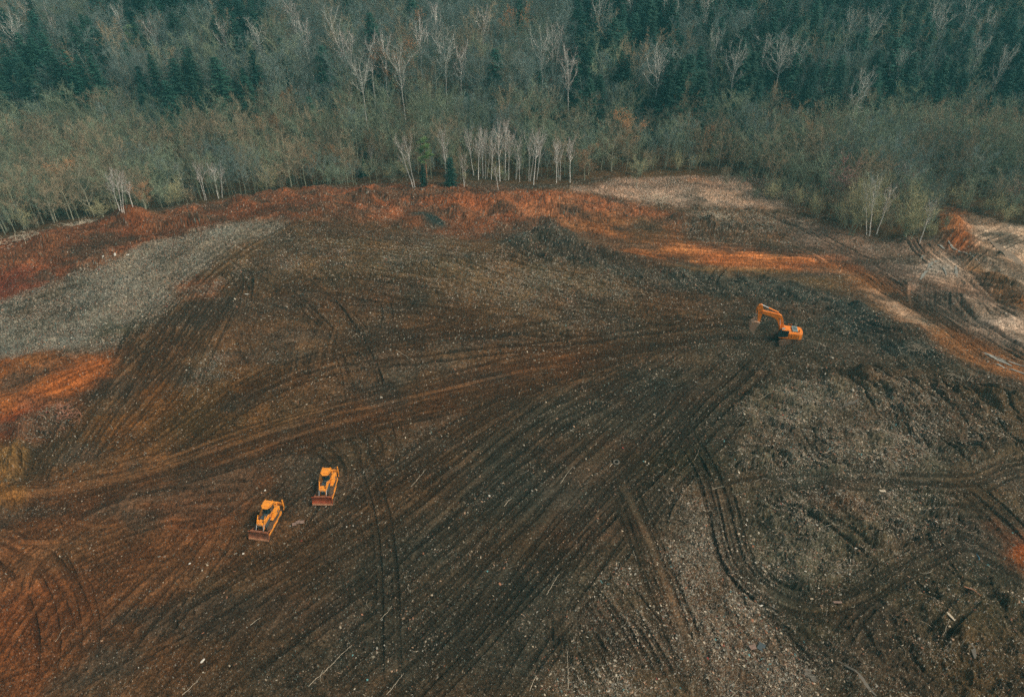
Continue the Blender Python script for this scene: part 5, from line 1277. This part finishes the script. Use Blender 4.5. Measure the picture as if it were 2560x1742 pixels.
board('broken_board', 746, 1310, 1.0, .55, .06, R(20), 'broken brown boards lying between and below the two bulldozers', 'board', M_board, 3)
board('sheet', 1903, 1617, 1.1, .8, .04, R(60), 'dark grey square sheet on the rubbish strip near the bottom', 'sheet', M_dgrey)
board('sheet', 1880, 1622, .8, .6, .05, R(20), 'tan board beside the dark grey sheet', 'board', M_board)
board('plank', 2373, 1547, 1.2, .3, .06, R(-60), 'short pale plank in the lower corner waste', 'plank', M_palewood)
board('plank', 2206, 1228, .9, .35, .06, R(10), 'small pale plank beside the upper double rut', 'plank', M_palewood)
board('plank', 2092, 1509, 1.1, .3, .06, R(8), 'brown plank in the middle of the lower rut curve', 'plank', M_board)
board('plank', 2562, 1140, 1.5, .5, .1, R(-50), 'pale broken plank on the far edge of the churned waste', 'plank', M_palewood)
# bent piece of wood
x, y = hit(2427, 1484); mb = MB(); mb.tube((-.9, .5, .08), (0, 0, .14), .07, n=6).tube((0, 0, .14), (.5, -.9, .08), .07, .04, n=6)
o = mb.done('bent_wood', mat('orange_wood', (.42, .19, .10), .8)); o.location = (x, y, ground_z(x, y) + .04); tag(o, 'bent orange-brown piece of wood forming an angle in the corner waste', 'wood')
# heaps of branches
def brush(px, py, n, rad, hgt, label, m, seed, lmin=.8, lmax=2.4):
    x, y = hit(px, py); rs = np.random.RandomState(seed); gm = Geo(); z0 = ground_z(x, y)
    for i in range(n):
        p = np.array([rs.randn() * rad * .5, rs.randn() * rad * .35, 0]); q = math.exp(-(p[0] ** 2 + p[1] ** 2) / rad ** 2)
        p[2] = ground_z(x + p[0], y + p[1]) - z0 + rs.rand() * hgt * q + .05; d = unit(rs.uniform(0, 6.28), rs.uniform(-.15, .6)); L_ = rs.uniform(lmin, lmax); r = rs.uniform(.025, .06)
        gm.tube([p - d * L_ * .3, p + d * L_ * .2 + rs.randn(3) * .08, p + d * L_ * .7 + rs.randn(3) * .15], [r, r * .8, r * .35], 5)
    o = mk('brush_pile', gm.v, gm.f, m); o.location = (x, y, z0); tag(o, label, 'brush pile')
M_dullwood = mat('dull_wood', (.26, .21, .15), .85, var=.3)
M_redwood = mat('reddish_sticks', (.34, .15, .09), .85, var=.3)
brush(166, 1040, 60, 2.6, 1.1, 'tangle of reddish sticks at the foot of the orange bank', M_redwood, 1)
brush(1640, 500, 90, 6.0, .9, 'pale cut branches heaped along the edge of the tan grass', M_palewood, 2, 1.5, 5)
brush(1795, 545, 80, 5.0, 1.2, 'pale branches sticking out of the rubble heap in the pit', M_palewood, 3, 1, 3)
brush(60, 600, 50, 5.0, 1.4, 'bare pale branches sticking up over the red rim', M_palewood, 4, 1.5, 4)
brush(200, 562, 40, 4.0, 1.0, 'pale twiggy pile on the crest of the red rim', M_palewood, 5, 1.2, 3.5)
brush(2290, 880, 55, 2.4, .9, 'pale tangled branches on the dark heap by the slope', M_dullwood, 6)
brush(2380, 945, 40, 2.0, .6, 'bleached tangle of branches below the dark heap', M_dullwood, 7)
# two thin stakes by the excavator
for px_, py_, h_, lb in ((2041, 875, 1.7, 'thin pale stake standing upright behind the excavator, the left one'), (2059, 880, 1.9, 'thin pale stake standing upright behind the excavator, the right one')):
    x, y = hit(px_, py_); z = ground_z(x, y); o = MB().tube((0, 0, -.2), (.08, 0, h_), .05, .03, n=6).done('stake', M_palewood); o.location = (x, y, z); tag(o, lb, 'stake', 'stakes by the excavator')

# ------------------------------------------------------------------ puddles
M_water = mat('muddy_water', (.22, .21, .175), .3, spec=.6)
M_mudw = mat('wet_grey_mud', (.11, .095, .075), .7, spec=.3)
def puddle(pix, m=M_water, up=.06, nm='puddle'):
    l = smooth_line([hit(a, b) for a, b in pix[0]], 1.0); n = len(l); t = np.linspace(0, 1, n); w = pix[1] * .55 * (np.sin(math.pi * np.clip(t, .04, .96)) ** .6) * (1 + .5 * vnoise(t * 9, t * 0 + pix[0][0][0], 4))
    a, b = offset(l, w), offset(l, -w * (1 + .4 * vnoise(t * 7, t * 0 + 3, 8)))
    z = height(l[:, 0], l[:, 1], True); z = np.minimum(z, np.median(z) + .5) + up + .05
    V = np.r_[np.c_[a, z], np.c_[b, z], np.c_[a, z - .5], np.c_[b, z - .5]]
    Fp = [(i, i + 1, n + i + 1, n + i) for i in range(n - 1)] + [(i + 1, i, 2 * n + i, 2 * n + i + 1) for i in range(n - 1)] + [(n + i, n + i + 1, 3 * n + i + 1, 3 * n + i) for i in range(n - 1)]
    o = mk(nm, V, Fp, m); tag(o, kind='structure')
for pz in [([(2300,700),(2315,680),(2345,662)],.7),([(2318,672),(2332,658),(2350,655)],.6),([(2296,652),(2306,644),(2316,638)],.35),([(2366,600),(2400,628),(2450,655)],.6),([(2388,668),(2390,685),(2392,695)],.5),
           ([(2355,672),(2362,680),(2364,690)],.4),([(2345,612),(2356,620),(2362,626)],.5),([(2372,612),(2382,620)],.5),
           ([(2455,880),(2490,898),(2530,915)],.7),([(2480,905),(2530,925),(2570,940)],.5),([(2470,886),(2510,900),(2570,918)],.3),([(2530,430),(2545,428),(2560,430)],2.0)]:
    puddle(pz)
for pz in [([(2470,600),(2500,625),(2580,690)],2.0)]: puddle(pz, mat('pale_clay_track', (.20, .145, .10), .85, var=.3, vscale=1.0), .12, 'clay_path')
for pz in [([(2095,1022),(2120,1010),(2145,1000)],.9),([(1905,1195),(1925,1203)],.35),([(1940,1198),(1975,1206)],.4),([(2010,1680),(2028,1700),(2035,1715)],.9),([(2095,1655),(2130,1690),(2190,1742)],.45),([(2420,1620),(2435,1650)],.5)]:
    puddle(pz, M_mudw, .04, 'mud_puddle')
